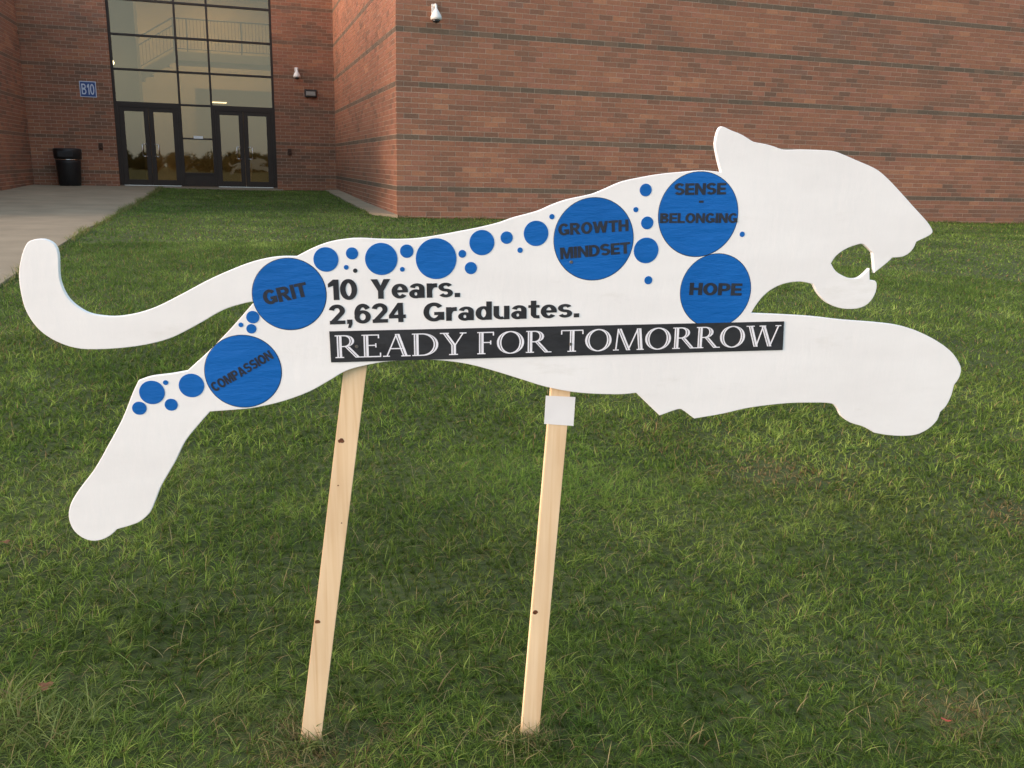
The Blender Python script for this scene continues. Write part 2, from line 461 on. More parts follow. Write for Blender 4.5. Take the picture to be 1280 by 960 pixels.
def lay(wall, layout, origin, dirx, s_id, singles=()):
    """bricks of one wall: those in singles as objects, the rest as one joined part"""
    dx, dy = dirx; rot = math.atan2(dy, dx)
    VV, FF, CC = [], [], []
    ln = np.array(BOXF)
    k = 0
    for n_, (s, z, bl, j, i) in enumerate(layout):
        t = brick_tint(j, i, s_id)
        pr = (h01(i, j, s_id+9)-0.5)*0.004
        tw = (h01(j, i, s_id+5)-0.5)*0.010
        cx, cy = origin[0]+dx*s, origin[1]+dy*s
        px, py = -dy*pr, dx*pr
        if n_ in singles:
            o = link('brick', brick_mesh(bl, t), None, None)
            o.parent = wall
            o.location = (cx+px, cy+py, z); o.rotation_euler = (0, 0, rot+tw*0.3)
            continue
        c, s_ = math.cos(rot+tw*0.3), math.sin(rot+tw*0.3)
        for x, y, zz in boxv(-bl/2, 0, -(CRS-JT)/2, bl/2, BD, (CRS-JT)/2):
            VV.append((cx+px+x*c-y*s_, cy+py+x*s_+y*c, z+zz)); CC.append(t)
        FF.append(ln+k); k += 8
    if VV:
        me = mesh_pf('brickwork', VV, np.concatenate(FF))
        ca = me.color_attributes.new('tint', 'FLOAT_COLOR', 'POINT')
        cc = np.ones((len(CC), 4), np.float32); cc[:, :3] = np.array(CC)
        ca.data.foreach_set('color', cc.ravel())
        o = link('brickwork', me, M['brick']); o.parent = wall
        tag(o, kind='stuff')

lr = wall_layout(20.2, ZB, ZT_R)
# the 300 bricks that show largest: nearest the camera, inside the frame
cand = []
for n_, (s, z, bl, j, i) in enumerate(lr):
    d = np.array([s, 0, z])-CAM; zc = d @ FW
    X, Y = 640+F_PX*(d @ RT)/zc, 480-F_PX*(d @ UP)/zc
    if bl > 0.2 and 0 < Y < 270 and z > -0.55 and Y < 262-0.18*(X-560): cand.append((zc, n_))
cand.sort()
singles = {n_ for _, n_ in cand[:300]}
lay(wall_r, lr, (0, 0), (1, 0), 1.0, singles)
# return wall faces -X: walk from the inner corner towards the camera so that bricks go back into +X
lay(wall_s, wall_layout(DEPTH-BD-JT, ZB, ZT_R), (0.0, DEPTH), (0, -1), 2.0)
lay(wall_dr, wall_layout(-OPR-0.003, ZB, ZT_D), (OPR, DEPTH), (1, 0), 3.0)
lay(wall_dl, wall_layout(OPL-LWALL-0.003, ZB, ZT_D), (LWALL+0.003, DEPTH), (1, 0), 4.0)
lay(wall_dt, wall_layout(OPR-OPL, OPT+0.16, ZT_D), (OPL, DEPTH), (1, 0), 5.0)
lay(wall_l, wall_layout(DEPTH-LFY-BD-JT-0.003, ZB, ZT_L), (LWALL, LFY+BD+JT), (0, 1), 6.0)
lay(wall_lf, wall_layout(17.08, ZB, ZT_L), (-26, LFY), (1, 0), 7.0)
for x0, y0, x1, y1, z in ((-0.05, -0.05, 20.25, 0.40, ZT_R), (-0.05, 0.401, 0.40, DEPTH-0.06, ZT_R),
                          (LWALL-0.40, LFY+0.401, LWALL+0.05, DEPTH-0.06, ZT_L), (-26, LFY-0.05, LWALL+0.05, LFY+0.40, ZT_L),
                          (LWALL+0.051, DEPTH-0.05, -0.051, DEPTH+0.35, ZT_D)):
    o = MB().box(x0, y0, z+0.002, x1, y1, z+0.14).build('coping', M['coping']); bpart(o)
# roofs keep daylight out of the wings and the lobby
for x0, y0, x1, y1, z in ((0.41, 0.41, 20.2, 24, ZT_R-0.3), (-26, LFY+0.41, LWALL-0.41, 24, ZT_L-0.3), (LWALL-0.3, DEPTH+0.31, 0.34, 24, ZT_D-0.3)):
    o = MB().box(x0, y0, z, x1, y1, z+0.2).build('roof', M['coping']); bpart(o)

# ------------------------------------------------------------------ glazed entrance
YF0, YF1 = DEPTH+0.05, DEPTH+0.19             # frame depth
BASE = -0.375
C1, C2 = -4.690, -3.767                        # mullion centre lines
HD = 2.065                                     # door head
ROWS = [HD, 3.02, 4.0, 4.985, OPT]
fb = MB()
fb.box(OPL, YF0, BASE, OPL+0.07, YF1, OPT).box(OPR-0.07, YF0, BASE, OPR, YF1, OPT)
fb.box(OPL+0.07, YF0, OPT-0.08, OPR-0.07, YF1, OPT)
cw = bpart(fb.build('entrance_frame', M['bronze'], bevel=0.004))
cw['label'] = 'dark bronze frame round the glazed entrance'
def sub(o): o.parent = cw; return o
for x in (C1, C2): sub(MB().box(x-0.03, YF0-0.004, BASE, x+0.03, YF1+0.004, OPT-0.081).build('mullion', M['bronze'], bevel=0.003))
cols = [(OPL+0.0705, C1-0.0305), (C1+0.0305, C2-0.0305), (C2+0.0305, OPR-0.0705)]
for ci, (x0, x1) in enumerate(cols):
    for r, z in enumerate(ROWS[:-1]):
        h_ = 0.03 if r or ci == 1 else 0.075
        sub(MB().box(x0, YF0+0.002, z-h_, x1, YF1-0.002, z+0.03).build('transom', M['bronze'], bevel=0.003))
        zt = ROWS[r+1]-0.0305 if r < 3 else OPT-0.0805
        sub(MB().box(x0, DEPTH+0.105, z+0.0305, x1, DEPTH+0.117, zt).build('pane', M['glass']))
# middle bay below the head: two panes over a solid panel
x0, x1 = cols[1]
sub(MB().box(x0, YF0+0.002, 1.045, x1, YF1-0.002, 1.095).build('transom', M['bronze'], bevel=0.003))
sub(MB().box(x0, YF0+0.002, -0.005, x1, YF1-0.002, 0.045).build('transom', M['bronze'], bevel=0.003))
sub(MB().box(x0, DEPTH+0.105, 1.0955, x1, DEPTH+0.117, HD-0.0305).build('pane', M['glass']))
sub(MB().box(x0, DEPTH+0.105, 0.0455, x1, DEPTH+0.117, 1.0445).build('pane', M['glass']))
sub(MB().box(x0, YF0+0.02, BASE, x1, YF1-0.02, -0.0055).build('kick_panel', M['bronze'], bevel=0.003))
sub(MB().box(-4.34, YF0-0.010, 1.075, -4.07, YF0-0.004, 1.155).build('notice', M['card']))
# four door leaves in two pairs
for bx0, bx1 in (cols[0], cols[2]):
    mid = (bx0+bx1)/2
    for x0, x1, hinge in ((bx0+0.062, mid-0.004, -1), (mid+0.004, bx1-0.062, 1)):
        st = 0.135
        d = MB()
        zb, zt = BASE+0.012, HD-0.13
        d.box(x0, YF0+0.02, zb, x0+st, YF1-0.05, zt).box(x1-st, YF0+0.02, zb, x1, YF1-0.05, zt)
        d.box(x0+st, YF0+0.02, zb, x1-st, YF1-0.05, -0.20).box(x0+st, YF0+0.02, 1.82, x1-st, YF1-0.05, zt)
        door = bpart(d.build('door', M['bronze'], bevel=0.004))
        g = MB().box(x0+st+0.0005, DEPTH+0.100, -0.1995, x1-st-0.0005, DEPTH+0.110, 1.8195).build('pane', M['glass']); g.parent = door
        hx = (x1-st+0.015) if hinge < 0 else (x0+st-0.015)      # pull handle by the meeting stile
        off = -0.11*hinge if False else 0.11*hinge
        y0 = YF0+0.02
        hp = MB().path([(hx-off*0, y0, 0.86), (hx, y0-0.07, 0.86), (hx+off, y0-0.075, 0.86), (hx+off, y0-0.075, 0.50), (hx, y0-0.07, 0.50), (hx, y0, 0.50)], 0.014)
        hnd = hp.build('handle', M['chrome'], smooth=True); hnd.parent = door
    for xx in (bx0+0.0302, bx1-0.0302):                        # door frame jambs and head
        sub(MB().box(xx-0.03, YF0+0.006, BASE, xx+0.03, YF1-0.006, HD-0.0755).build('jamb', M['bronze'], bevel=0.003))
    sub(MB().box(bx0+0.0605, YF0+0.006, HD-0.128, bx1-0.0605, YF1-0.006, HD-0.0755).build('door_head', M['bronze'], bevel=0.003))
    sub(MB().box(bx0+0.0605, YF0+0.004, BASE-0.02, bx1-0.0605, YF1, BASE+0.008).build('threshold', M['chrome'], bevel=0.002))

# ------------------------------------------------------------------ lobby behind the glass
ly0, ly1 = DEPTH+0.31, DEPTH+7.2
o = bpart(MB().box(LWALL, ly0-0.3, BASE-0.15, 0.0, ly1, BASE-0.012).build('lobby_floor', M['inner_floor']))
o = bpart(MB().box(LWALL, ly1, BASE-0.15, 0.0, ly1+0.2, ZT_D-0.35).build('lobby_wall', M['inner_wall'])); o['label'] = 'tan plaster wall at the back of the lobby'
o = bpart(MB().box(LWALL-0.2, ly0, BASE-0.15, LWALL-0.001, ly1+0.2, ZT_D-0.35).build('lobby_wall', M['inner_wall']))
o = bpart(MB().box(0.001, ly0, BASE-0.15, 0.2, ly1+0.2, ZT_D-0.35).build('lobby_wall', M['inner_wall']))
o = bpart(MB().box(-7.0, ly0+1.3, BASE-0.011, -5.95, ly0+2.3, ZT_D-0.36).build('lobby_column', M['inner_grey'])); o['label'] = 'grey square column inside the lobby'
o = bpart(MB().box(-4.4, ly0+4.3, BASE-0.011, -0.9, ly1-0.001, 2.9).build('lobby_partition', M['inner_wall']))
# landing, stair flight and railing
YL = 15.0
landing = bpart(MB().box(-4.93, YL, 3.68, -0.2, YL+1.9, 3.97).build('stair_landing', M['inner_slab'], bevel=0.01))
def rail_sub(o, par): o.parent = par; return o
rb = MB()
rb.tube((-4.93, YL+0.04, 5.02), (-0.25, YL+0.04, 5.02), 0.026).tube((-4.93, YL+0.04, 4.06), (-0.25, YL+0.04, 4.06), 0.016)
for x in (-4.93, -4.50, -2.75, -0.95): rb.tube((x, YL+0.04, 3.97), (x, YL+0.04, 5.02), 0.024)
rail_sub(rb.build('handrail', M['rail']), landing)
bb = MB()
for k in range(41): bb.tube((-4.84+k*0.112, YL+0.04, 4.06), (-4.84+k*0.112, YL+0.04, 5.01), 0.0085, n=6)
tag(rail_sub(bb.build('balusters', M['rail']), landing), kind='stuff')
for yy, zz in ((YL+0.02, 0.0), ):
    fl = MB()
    n = 14
    for k in range(n):                                   # treads going down to the left
        xk, zk = -4.93-0.28*(k+1), 3.97-0.175*(k+1)
        fl.box(xk, yy, zk-0.05, xk+0.30, yy+1.6, zk)
        fl.box(xk+0.27, yy+0.01, zk, xk+0.298, yy+1.59, zk+0.124)
    flight = bpart(fl.build('stair_flight', M['inner_slab']))
    st = MB()
    xe, ze = -4.93-0.28*n, 3.97-0.175*n
    st.add([(-4.93, yy-0.04, 3.97), (-4.93, yy-0.04, 3.62), (xe, yy-0.04, ze-0.28), (xe, yy-0.04, ze+0.08),
            (-4.93, yy-0.005, 3.97), (-4.93, yy-0.005, 3.62), (xe, yy-0.005, ze-0.28), (xe, yy-0.005, ze+0.08)],
           [(0,1,2,3), (7,6,5,4), (0,4,5,1), (1,5,6,2), (2,6,7,3), (3,7,4,0)])
    rail_sub(st.build('stringer', M['inner_slab']), flight)
    hr = MB()
    hr.tube((-4.93, yy, 5.02), (xe, yy, ze+1.05), 0.026).tube((-4.93, yy, 4.78), (xe, yy, ze+0.81), 0.02).tube((-4.93, yy, 4.10), (xe, yy, ze+0.14), 0.016)
    for k in (5, 10, 13): hr.tube((-4.93-0.28*k, yy, 3.97-0.175*k), (-4.93-0.28*k, yy, 5.02-0.175*k), 0.024)
    rail_sub(hr.build('handrail', M['rail']), flight)
    bb = MB()
    for k in range(34):
        xk = -5.03-0.112*k; dz = (xk+4.93)*0.625
        bb.tube((xk, yy, 4.10+dz), (xk, yy, 4.78+dz), 0.0085, n=6)
    tag(rail_sub(bb.build('balusters', M['rail']), flight), kind='stuff')

def lamp(name, label, loc, size, glow, body_dir):
    e = empty(name, loc)
    tag(e, label, 'lamp')
    x, y, z = size
    MB().box(-x, -y, 0.0, x, y, 0.05).build('housing', M['device_white'], e)
    MB().box(-x*0.9, -y*0.9, -z, x*0.9, y*0.9, -0.001).build('diffuser', glow, e)
    return e
# lit fixtures: ceiling panels upstairs and under the landing, one small wall lamp by the frame
for x, y in ((-3.6, 14.0), (-3.6, 17.0), (-6.9, 16.3)):
    lamp('ceiling_light', 'glowing ceiling panel high in the lobby above the stair landing', (x, y, ZT_D-0.36), (0.7, 0.35, 0.04), M['lamp_glow'], 1)['group'] = 'lobby ceiling panels'
P = px_plane(274, 127.5, np.array([0, 14.2, 0.]), np.array([0, 1., 0]))
lamp('strip_light', 'thin lit strip lamp low behind the pane over the door pair beside the wall light', (P[0], 14.2, P[2]), (0.26, 0.05, 0.035), M['strip_glow'], 1)
e = empty('wall_lamp', (-6.62, DEPTH+0.85, 3.25)); tag(e, 'small bright wall lamp inside the glass beside the entrance frame', 'lamp')
MB().box(-0.30, -0.03, -0.06, -0.05, 0.03, 0.06).build('bracket', M['bronze'], e)
MB().lathe((0, 0, -0.09), [(0.03, 0), (0.07, 0.05), (0.08, 0.11), (0.05, 0.17), (0.02, 0.18)], 16).build('globe', emit('globe_glow', (1, 0.92, 0.75), 4), e, smooth=True)

# ------------------------------------------------------------------ things on and by the entrance wall
# heavy grotesque lettering: every glyph a few strokes, cap height 1
def arc(cx, cy, rx, ry, a0, a1, n=16):
    return [(cx+rx*math.cos(math.radians(a0+(a1-a0)*k/n)), cy+ry*math.sin(math.radians(a0+(a1-a0)*k/n))) for k in range(n+1)]
def sweep(pts, wx, wy, closed=False):
    P = np.array(pts, float); n = len(P); L_, R_ = [], []
    for i in range(n):
        if closed: d = P[(i+1) % n]-P[i-1]
        else: d = P[min(i+1, n-1)]-P[max(i-1, 0)]
        d = d/np.linalg.norm(d); o = np.array([-d[1]*wx/2, d[0]*wy/2])
        L_.append(P[i]+o); R_.append(P[i]-o)
    return [[tuple(R_[i]), tuple(R_[(i+1) % n]), tuple(L_[(i+1) % n]), tuple(L_[i])] for i in range(n if closed else n-1)]
def box2(x0, y0, x1, y1): return [[(x0, y0), (x1, y0), (x1, y1), (x0, y1)]]
def ring2(cx, cy, rx, ry, wx, wy): return sweep(arc(cx, cy, rx-wx/2, ry-wy/2, 0, 360, 32)[:-1], wx, wy, True)
def ess(w, h, wx, wy):
    ry = (h-wy)/4; rx = w/2-wx/2
    return sweep(arc(w/2, h-wy/2-ry, rx, ry, 22, 268, 18)+arc(w/2, wy/2+ry, rx, ry, 88, -158, 18), wx, wy)
def grot(c, wx, wy):
    s, X = wx, 0.74
    h = 1-wy
    lw = wy*0.80                                    # thinner horizontals of small letters
    if c == ' ': return [], 0.40
    if c == '0': return ring2(0.40, 0.5, 0.40, 0.515, wx, wy), 0.80
    if c == 'O': return ring2(0.50, 0.5, 0.50, 0.515, wx, wy), 1.0
    if c == '1': return box2(0.26, 0, 0.26+s, 1)+[[(0.02, 0.62), (0.26, 0.70), (0.26, 1.0), (0.02, 0.80)]], 0.26+s
    if c == '2': return sweep(arc(0.40, 0.69, 0.40-s/2, 0.325-wy/2, 172, -25, 18)+[(0.52, 0.46), (0.18, 0.12)], wx, wy)+box2(0.02, 0, 0.79, wy), 0.80
    if c == '4': return box2(0.0, 0.20, 0.86, 0.20+wy)+box2(0.47, 0, 0.47+s, 1)+[[(0.0, 0.37), (0.25, 0.37), (0.47, 0.66), (0.47, 1.0)]], 0.88
    if c == '6': return ring2(0.41, 0.335, 0.41, 0.345, wx, wy*0.92)+sweep(arc(0.43, 0.5, 0.43-s/2, 0.515-wy/2, 190, 35, 16), wx, wy), 0.83
    if c == ',': return box2(0.03, 0, 0.03+s, 0.22)+[[(0.12, 0), (0.03+s, 0), (0.20, -0.21), (0.06, -0.21)]], 0.36
    if c == '.': return box2(0.03, 0, 0.03+s, 0.22), 0.34
    if c == '-': return box2(0.0, 0.30, 0.42, 0.48), 0.42
    if c == 'Y': return box2(0.46-s/2, 0, 0.46+s/2, 0.40)+[[(0, 1), (0.31, 1), (0.46, 0.67), (0.46+s/2, 0.40), (0.46-s/2, 0.40)], [(0.46, 0.67), (0.61, 1), (0.92, 1), (0.46+s/2, 0.40)]], 0.92
    if c == 'e': return sweep(arc(0.39, X/2, 0.39-s/2, X/2+0.012-lw/2, 0, 322, 26), wx, lw)+box2(s*0.6, 0.30, 0.775, 0.30+lw*0.9), 0.78
    if c == 'a': return box2(0.74-s, 0, 0.74, 0.50)+sweep(arc(0.38, 0.49, 0.36-s/2, 0.265-lw/2, 168, 0, 14), wx, lw)+ring2(0.315, 0.215, 0.315, 0.235, s*0.95, lw), 0.77
    if c == 'r': return box2(0.02, 0, 0.02+s, X)+sweep([(0.16, 0.40), (0.24, 0.56), (0.36, 0.63), (0.52, 0.635)], wx, wy*1.15), 0.53
    if c == 's': return ess(0.70, X+0.02, s*0.95, lw), 0.70
    if c == 'd': return ring2(0.38, X/2, 0.38, X/2+0.012, wx, lw)+box2(0.77-s, 0, 0.77, 1), 0.80
    if c == 'u': return sweep([(s/2, X), (s/2, 0.32)]+arc(0.36, 0.30, 0.36-s/2, 0.30-lw/2, 180, 300, 10), wx, lw)+box2(0.76-s, 0, 0.76, X), 0.79
    if c == 't': return box2(0.12, 0.22, 0.12+s, 0.98)+box2(0, X-lw, 0.54, X)+sweep([(0.12+s/2, 0.30), (0.12+s/2, 0.20), (0.33, 0.10), (0.44, 0.085), (0.54, 0.09)], wx, wy*0.95), 0.55
    st = box2(0.0, 0, s, 1)
    if c == 'R': return st+sweep([(s*0.7, 1-wy/2)]+arc(0.50, 0.70, 0.36-s/2, 0.30-wy/2, 90, -90, 14)+[(s*0.7, 0.40+wy/2)], wx, wy)+[[(0.34, 0.42), (0.60, 0.46), (0.93, 0), (0.62, 0)]], 0.93
    if c == 'P': return st+sweep([(s*0.7, 1-wy/2)]+arc(0.48, 0.67, 0.38-s/2, 0.33-wy/2, 90, -90, 14)+[(s*0.7, 0.34+wy/2)], wx, wy), 0.86
    if c == 'D': return st+sweep([(s*0.7, 1-wy/2)]+arc(0.42, 0.5, 0.50-s/2, 0.5-wy/2, 90, -90, 18)+[(s*0.7, wy/2)], wx, wy), 0.92
    if c == 'B': return st+sweep([(s*0.7, 1-wy/2)]+arc(0.48, 0.75, 0.34-s/2, 0.25-wy/2, 90, -90, 12)+[(s*0.7, 0.50+wy/2)], wx, wy)+sweep([(s*0.7, 0.56-wy/2)]+arc(0.50, 0.28, 0.38-s/2, 0.28-wy/2, 90, -90, 12)+[(s*0.7, wy/2)], wx, wy), 0.88
    if c == 'I': return st, s
    if c == 'L': return st+box2(s, 0, 0.74, wy), 0.74
    if c == 'E': return st+box2(s, 0, 0.78, wy)+box2(s, 0.5-wy/2, 0.73, 0.5+wy/2)+box2(s, 1-wy, 0.77, 1), 0.78
    if c == 'H': return st+box2(0.90-s, 0, 0.90, 1)+box2(s, 0.5-wy/2, 0.90-s, 0.5+wy/2), 0.90
    if c == 'T': return box2(0, 1-wy, 0.84, 1)+box2(0.42-s/2, 0, 0.42+s/2, 1-wy), 0.84
    if c == 'N': return box2(0, 0, s*0.95, 1)+box2(0.92-s*0.95, 0, 0.92, 1)+[[(0.0, 1), (0.27, 1), (0.92, 0), (0.65, 0)]], 0.92
    if c == 'M': return box2(0, 0, s*0.9, 1)+box2(1.10-s*0.9, 0, 1.10, 1)+[[(0.12, 1), (0.36, 1), (0.66, 0), (0.44, 0)], [(0.74, 1), (0.98, 1), (0.66, 0), (0.44, 0)]], 1.10
    if c == 'A': return [[(0, 0), (0.30, 0), (0.62, 1), (0.36, 1)], [(1.0, 0), (0.70, 0), (0.38, 1), (0.64, 1)]]+box2(0.24, 0.17, 0.76, 0.17+wy*0.9), 1.0
    if c == 'W': return [[(0, 1), (0.29, 1), (0.52, 0), (0.23, 0)], [(0.26, 0), (0.52, 0), (0.81, 1), (0.55, 1)], [(0.55, 1), (0.81, 1), (1.10, 0), (0.84, 0)], [(0.84, 0), (1.13, 0), (1.36, 1), (1.07, 1)]], 1.36
    if c == 'S': return ess(0.86, 1.02, s*0.98, wy*0.95), 0.86
    if c == 'C': return sweep(arc(0.48, 0.5, 0.48-s/2, 0.515-wy/2, 38, 322, 28), wx, wy), 0.90
    if c == 'G': return sweep(arc(0.49, 0.5, 0.49-s/2, 0.515-wy/2, 38, 330, 28), wx, wy)+box2(0.96-s, 0.06, 0.96, 0.50)+box2(0.50, 0.50-wy*0.9, 0.96-s, 0.50), 0.98
    raise KeyError(c)

def place_text(body, bl, br, cap, depth, mat, parent, wx=0.285, wy=0.205, thick=0.0003, gap=0.045, name='lettering'):
    """lettering between two baseline points (s, t) of a wall or panel, cap height given"""
    bl, br = np.array(bl, float), np.array(br, float)
    ux = (br-bl); w = np.linalg.norm(ux); ux /= w; uy = np.array([-ux[1], ux[0]])
    total = sum(grot(c, wx, wy)[1]+gap for c in body)-gap
    sx = w/total; x = 0.0; mb = MB()
    for c in body:
        P, gw = grot(c, wx, wy)
        for k, poly in enumerate(P):
            vv = []
            for dd in (depth, depth-thick-0.00002*(k % 7)):
                for a, b_ in poly:
                    g = bl+ux*((x+a)*sx)+uy*(b_*cap); vv.append((g[0], dd, g[1]))
            n = len(poly)
            mb.add(vv, [tuple(range(n-1, -1, -1)), tuple(range(n, 2*n))]+[(i, (i+1) % n, n+(i+1) % n, n+i) for i in range(n)])
        x += gw+gap
    o = mb.build(name, mat, parent)
    bm = bmesh.new(); bm.from_mesh(o.data); bmesh.ops.recalc_face_normals(bm, faces=bm.faces); bm.to_mesh(o.data); bm.free()
    return o

# B10 plate
e = empty('building_number_sign', (-7.219, DEPTH-0.004, 2.389)); tag(e, 'square blue B10 sign with white border on the brick wall above the bin', 'sign')
MB().box(-0.225, -0.008, -0.225, 0.225, -0.001, 0.225).build('border', M['sign_white'], e, bevel=0.002)
MB().box(-0.205, -0.012, -0.205, 0.205, -0.0085, 0.205).build('plate', M['sign_blue'], e)
place_text('B10', (-0.172, -0.150), (0.172, -0.150), 0.30, -0.0125, M['sign_white'], e, 0.20, 0.13, thick=0.001, gap=0.13)

# bin
e = empty('trash_can', (-7.86, DEPTH-0.50, float(ground(-6, DEPTH-0.5))+0.030)); tag(e, 'black round trash can with hooded lid by the entrance wall', 'trash can')
MB().lathe((0, 0, 0), [(0.27, 0.0), (0.30, 0.03), (0.335, 0.66), (0.342, 0.74)], 36).build('bin_body', M['black_plastic'], e, smooth=True)
MB().lathe((0, 0, 0.742), [(0.346, 0.0), (0.352, 0.006), (0.352, 0.018), (0.346, 0.024)], 36).build('rim_band', M['chrome'], e, smooth=True)
MB().lathe((0, 0, 0.767), [(0.345, 0.0), (0.372, 0.02), (0.385, 0.27), (0.375, 0.29), (0.30, 0.31)], 36).build('lid', M['black_plastic'], e, smooth=True)
MB().box(-0.20, -0.395, 0.83, 0.20, -0.372, 0.99).build('flap', M['black_plastic'], e, bevel=0.008)

# security cameras: wall arm, domed cap, dark lens below
def sec_cam(loc, rz, label):
    e = empty('security_camera', loc, rz); tag(e, label, 'security camera', 'white security cameras on the brick walls')
    MB().box(-0.055, -0.03, -0.02, 0.055, -0.001, 0.22).build('mounting_plate', M['device_white'], e, bevel=0.006)
    MB().path([(0, -0.02, 0.17), (0, -0.10, 0.20), (0, -0.17, 0.17), (0, -0.19, 0.08)], 0.024).build('arm', M['device_white'], e, smooth=True)
    MB().lathe((0, -0.19, -0.09), [(0.108, 0.0), (0.110, 0.05), (0.085, 0.11), (0.045, 0.17), (0.028, 0.20)], 24).build('housing', M['device_white'], e, smooth=True)
    MB().lathe((0, -0.19, -0.15), [(0.02, 0.0), (0.06, 0.015), (0.085, 0.058)], 24).build('dome_lens', M['dark_lens'], e, smooth=True)
sec_cam((0.76, -0.004, 3.32), 0, 'white security camera high on the front wall near its corner')
sec_cam((-1.16, DEPTH-0.004, 3.12), 0, 'white security camera above the wall light beside the glazed entrance')

e = empty('wall_light', (-0.745, DEPTH-0.004, 2.58)); tag(e, 'small dark wall light with frosted lens beside the glazed entrance', 'wall light')
MB().box(-0.19, -0.11, -0.12, 0.19, -0.001, 0.12).build('housing', M['lamp_body'], e, bevel=0.02)
MB().box(-0.145, -0.135, -0.075, 0.145, -0.111, 0.055).build('lens', M['lamp_lens'], e, bevel=0.012)
for x, lab in ((-1.456, 'small rusty wall hydrant low on the brick below the wall light'), (-7.007, 'small rusty wall hydrant on the brick between bin and entrance')):
    e = empty('wall_hydrant', (x, DEPTH-0.004, 0.757)); tag(e, lab, 'hydrant', 'small wall hydrants on the entrance wall')
    MB().box(-0.06, -0.02, -0.10, 0.06, -0.001, 0.10).build('plate', M['rust'], e, bevel=0.005)
    MB().tube((0, -0.02, -0.03), (0, -0.09, -0.055), 0.026).build('spout', M['rust'], e)
    MB().tube((0, -0.02, 0.05), (0, -0.06, 0.05), 0.018).build('valve', M['rust'], e)

# ------------------------------------------------------------------ panther sign
PH = math.radians(-7.8)
SA = np.array([math.cos(PH), math.sin(PH), 0.0]); SN = np.array([-math.sin(PH), math.cos(PH), 0.0])
SP = CAM + FW*2.22
S0 = px_plane(530, 900, SP, SN); S0[2] = float(ground(S0[0], S0[1]))
sign = empty('panther_sign', tuple(S0), PH)
tag(sign, 'white leaping panther cutout sign with blue lettered spots on two wooden stakes', 'sign')
def st_(x, y, off=0.0):
    """photo pixel -> (s, t) on the sign's plane, off metres behind its face"""
    P = px_plane(x, y, SP+SN*off, SN) - S0
    return np.array([P @ SA, P[2]])

# outline in photo pixels, clockwise from the tail tip; * marks a sharp corner
OUT = """37,301 54.7,298.8 67.8,305.4 72.6,317 73.5,337 75.3,352 83,369.7 94,381.5 111.6,391.6 135.7,395.5 153,395 175,390.7 197,383
227.6,367.5 262.6,349 297.6,333.8 316.9,327 336.6,322.3 353.4,320.4 371,320.4* 392.8,309.4 412.5,302.3 435,298.4 451.9,297.6 474.4,298.7
502.5,299 525,297.6 553,293.3 575.6,289 598,284.6 623.4,278.4 641.3,272.2 673,263.4 690.9,255.6 708.6,249.5 740.5,242.4 754.7,236.8
776,227.6 797,222.6 825.5,217.6 853.9,214.8 878.7,213 901.6,215* 898.9,205.6 895.4,190.3 894,179.4 896.2,167.1 899.2,160 902.8,157.9
913.7,162.7 926.9,168 935.6,173.2 942.2,177.2 957.5,180.2 968.4,183.3 978.5,186.8 1001.2,186.8 1027.5,187.7 1042.8,189 1053.7,192.9
1071.2,200.4 1095.3,211.3 1108.4,221.8 1123.7,237.6 1141.2,257.2 1158.7,276.5 1165.3,286.5 1165.7,290.9 1160.9,294.9 1145.6,302.3*
1142,310.6 1134.7,318 1125.9,321.5 1115.8,322* 1108.4,329 1093,341.2* 1092.2,328 1090.9,315.9* 1086.5,311.5 1080,305.8 1075.6,304.9
1058,311 1045,320.2 1038.9,329.4* 1045,339 1055.9,345.6 1064.7,348.2 1073.4,347.3 1080,342.5 1087,335.5* 1087.4,350.4* 1094,350.8
1096.2,355.2 1094.8,365.3 1088.7,376.2 1080,383.2 1066.9,386.3 1049.4,385 1034,378.4 1023.1,367.5 1016.5,355.2* 1001.2,352.2 983.7,353.9
968.4,359.6 955.3,369.2 945.2,381.5 939,391.5* 979.4,393.3 1014.4,395.5 1053.7,399.8 1097.5,403.3 1123.7,406.8 1145.6,413.4 1171.8,426.5
1189.3,439.7 1198,451.5 1201.6,461.5 1199,472.5 1192.8,481.2* 1189.3,494.3 1182.8,507.5 1175.3,515.3* 1171.8,525 1160.9,535.9 1145.6,543.3
1128,545 1108.4,543.8 1093,541* 1080,533.7 1062.5,528 1051.5,519.7 1047.2,511 1040.6,504.8 1010,503.5 979.4,504.6 935.6,510 903.5,517.2
868,523.4* 852,511.8 846.8,511.8 824.8,519.5* 795.4,491.2* 776,493 737,492 708.6,489 680.2,483 655.4,475.4 623.4,465.4 586.8,455.6
553,450.8 525,450 482.8,452.2 454.7,457.3 432,464 412.5,475.3 390,488 367.5,497.2 342,504.8 314,510.4 297.6,512 262.6,514.6*
249.5,529.5 232,551.3 218.8,577.6 201.3,608.2 192.6,630 187.3,641 175,652 162,657.2 146.6,661.6* 137.9,669.5 127,674.8 113.8,676
100.7,670.8 90.6,660.7 85.8,645.4 88.4,630 98.5,612.6 118.2,586.3 135.7,555.7 153.2,522.9 166.3,490 172.9,476* 188.2,470.8 214.4,467.3
234,463.8* 262.6,437.5 288.8,410.4 318.5,376.5* 306.3,378.9 280,387.2 245,406.9 214.4,422.2 188.2,429.7 157.5,434.5 122.5,436.7
96.3,435.4 70,426.6 48,411.3 32.8,389.4 25.4,363 23.6,341 27,319.4 31.5,307.5"""
pts, sharp = [], []
for tok in OUT.split():
    sharp.append(tok.endswith('*')); a, b_ = tok.rstrip('*').split(',')
    pts.append(st_(float(a), float(b_)))
pts = np.array(pts); N = len(pts)
curve = []
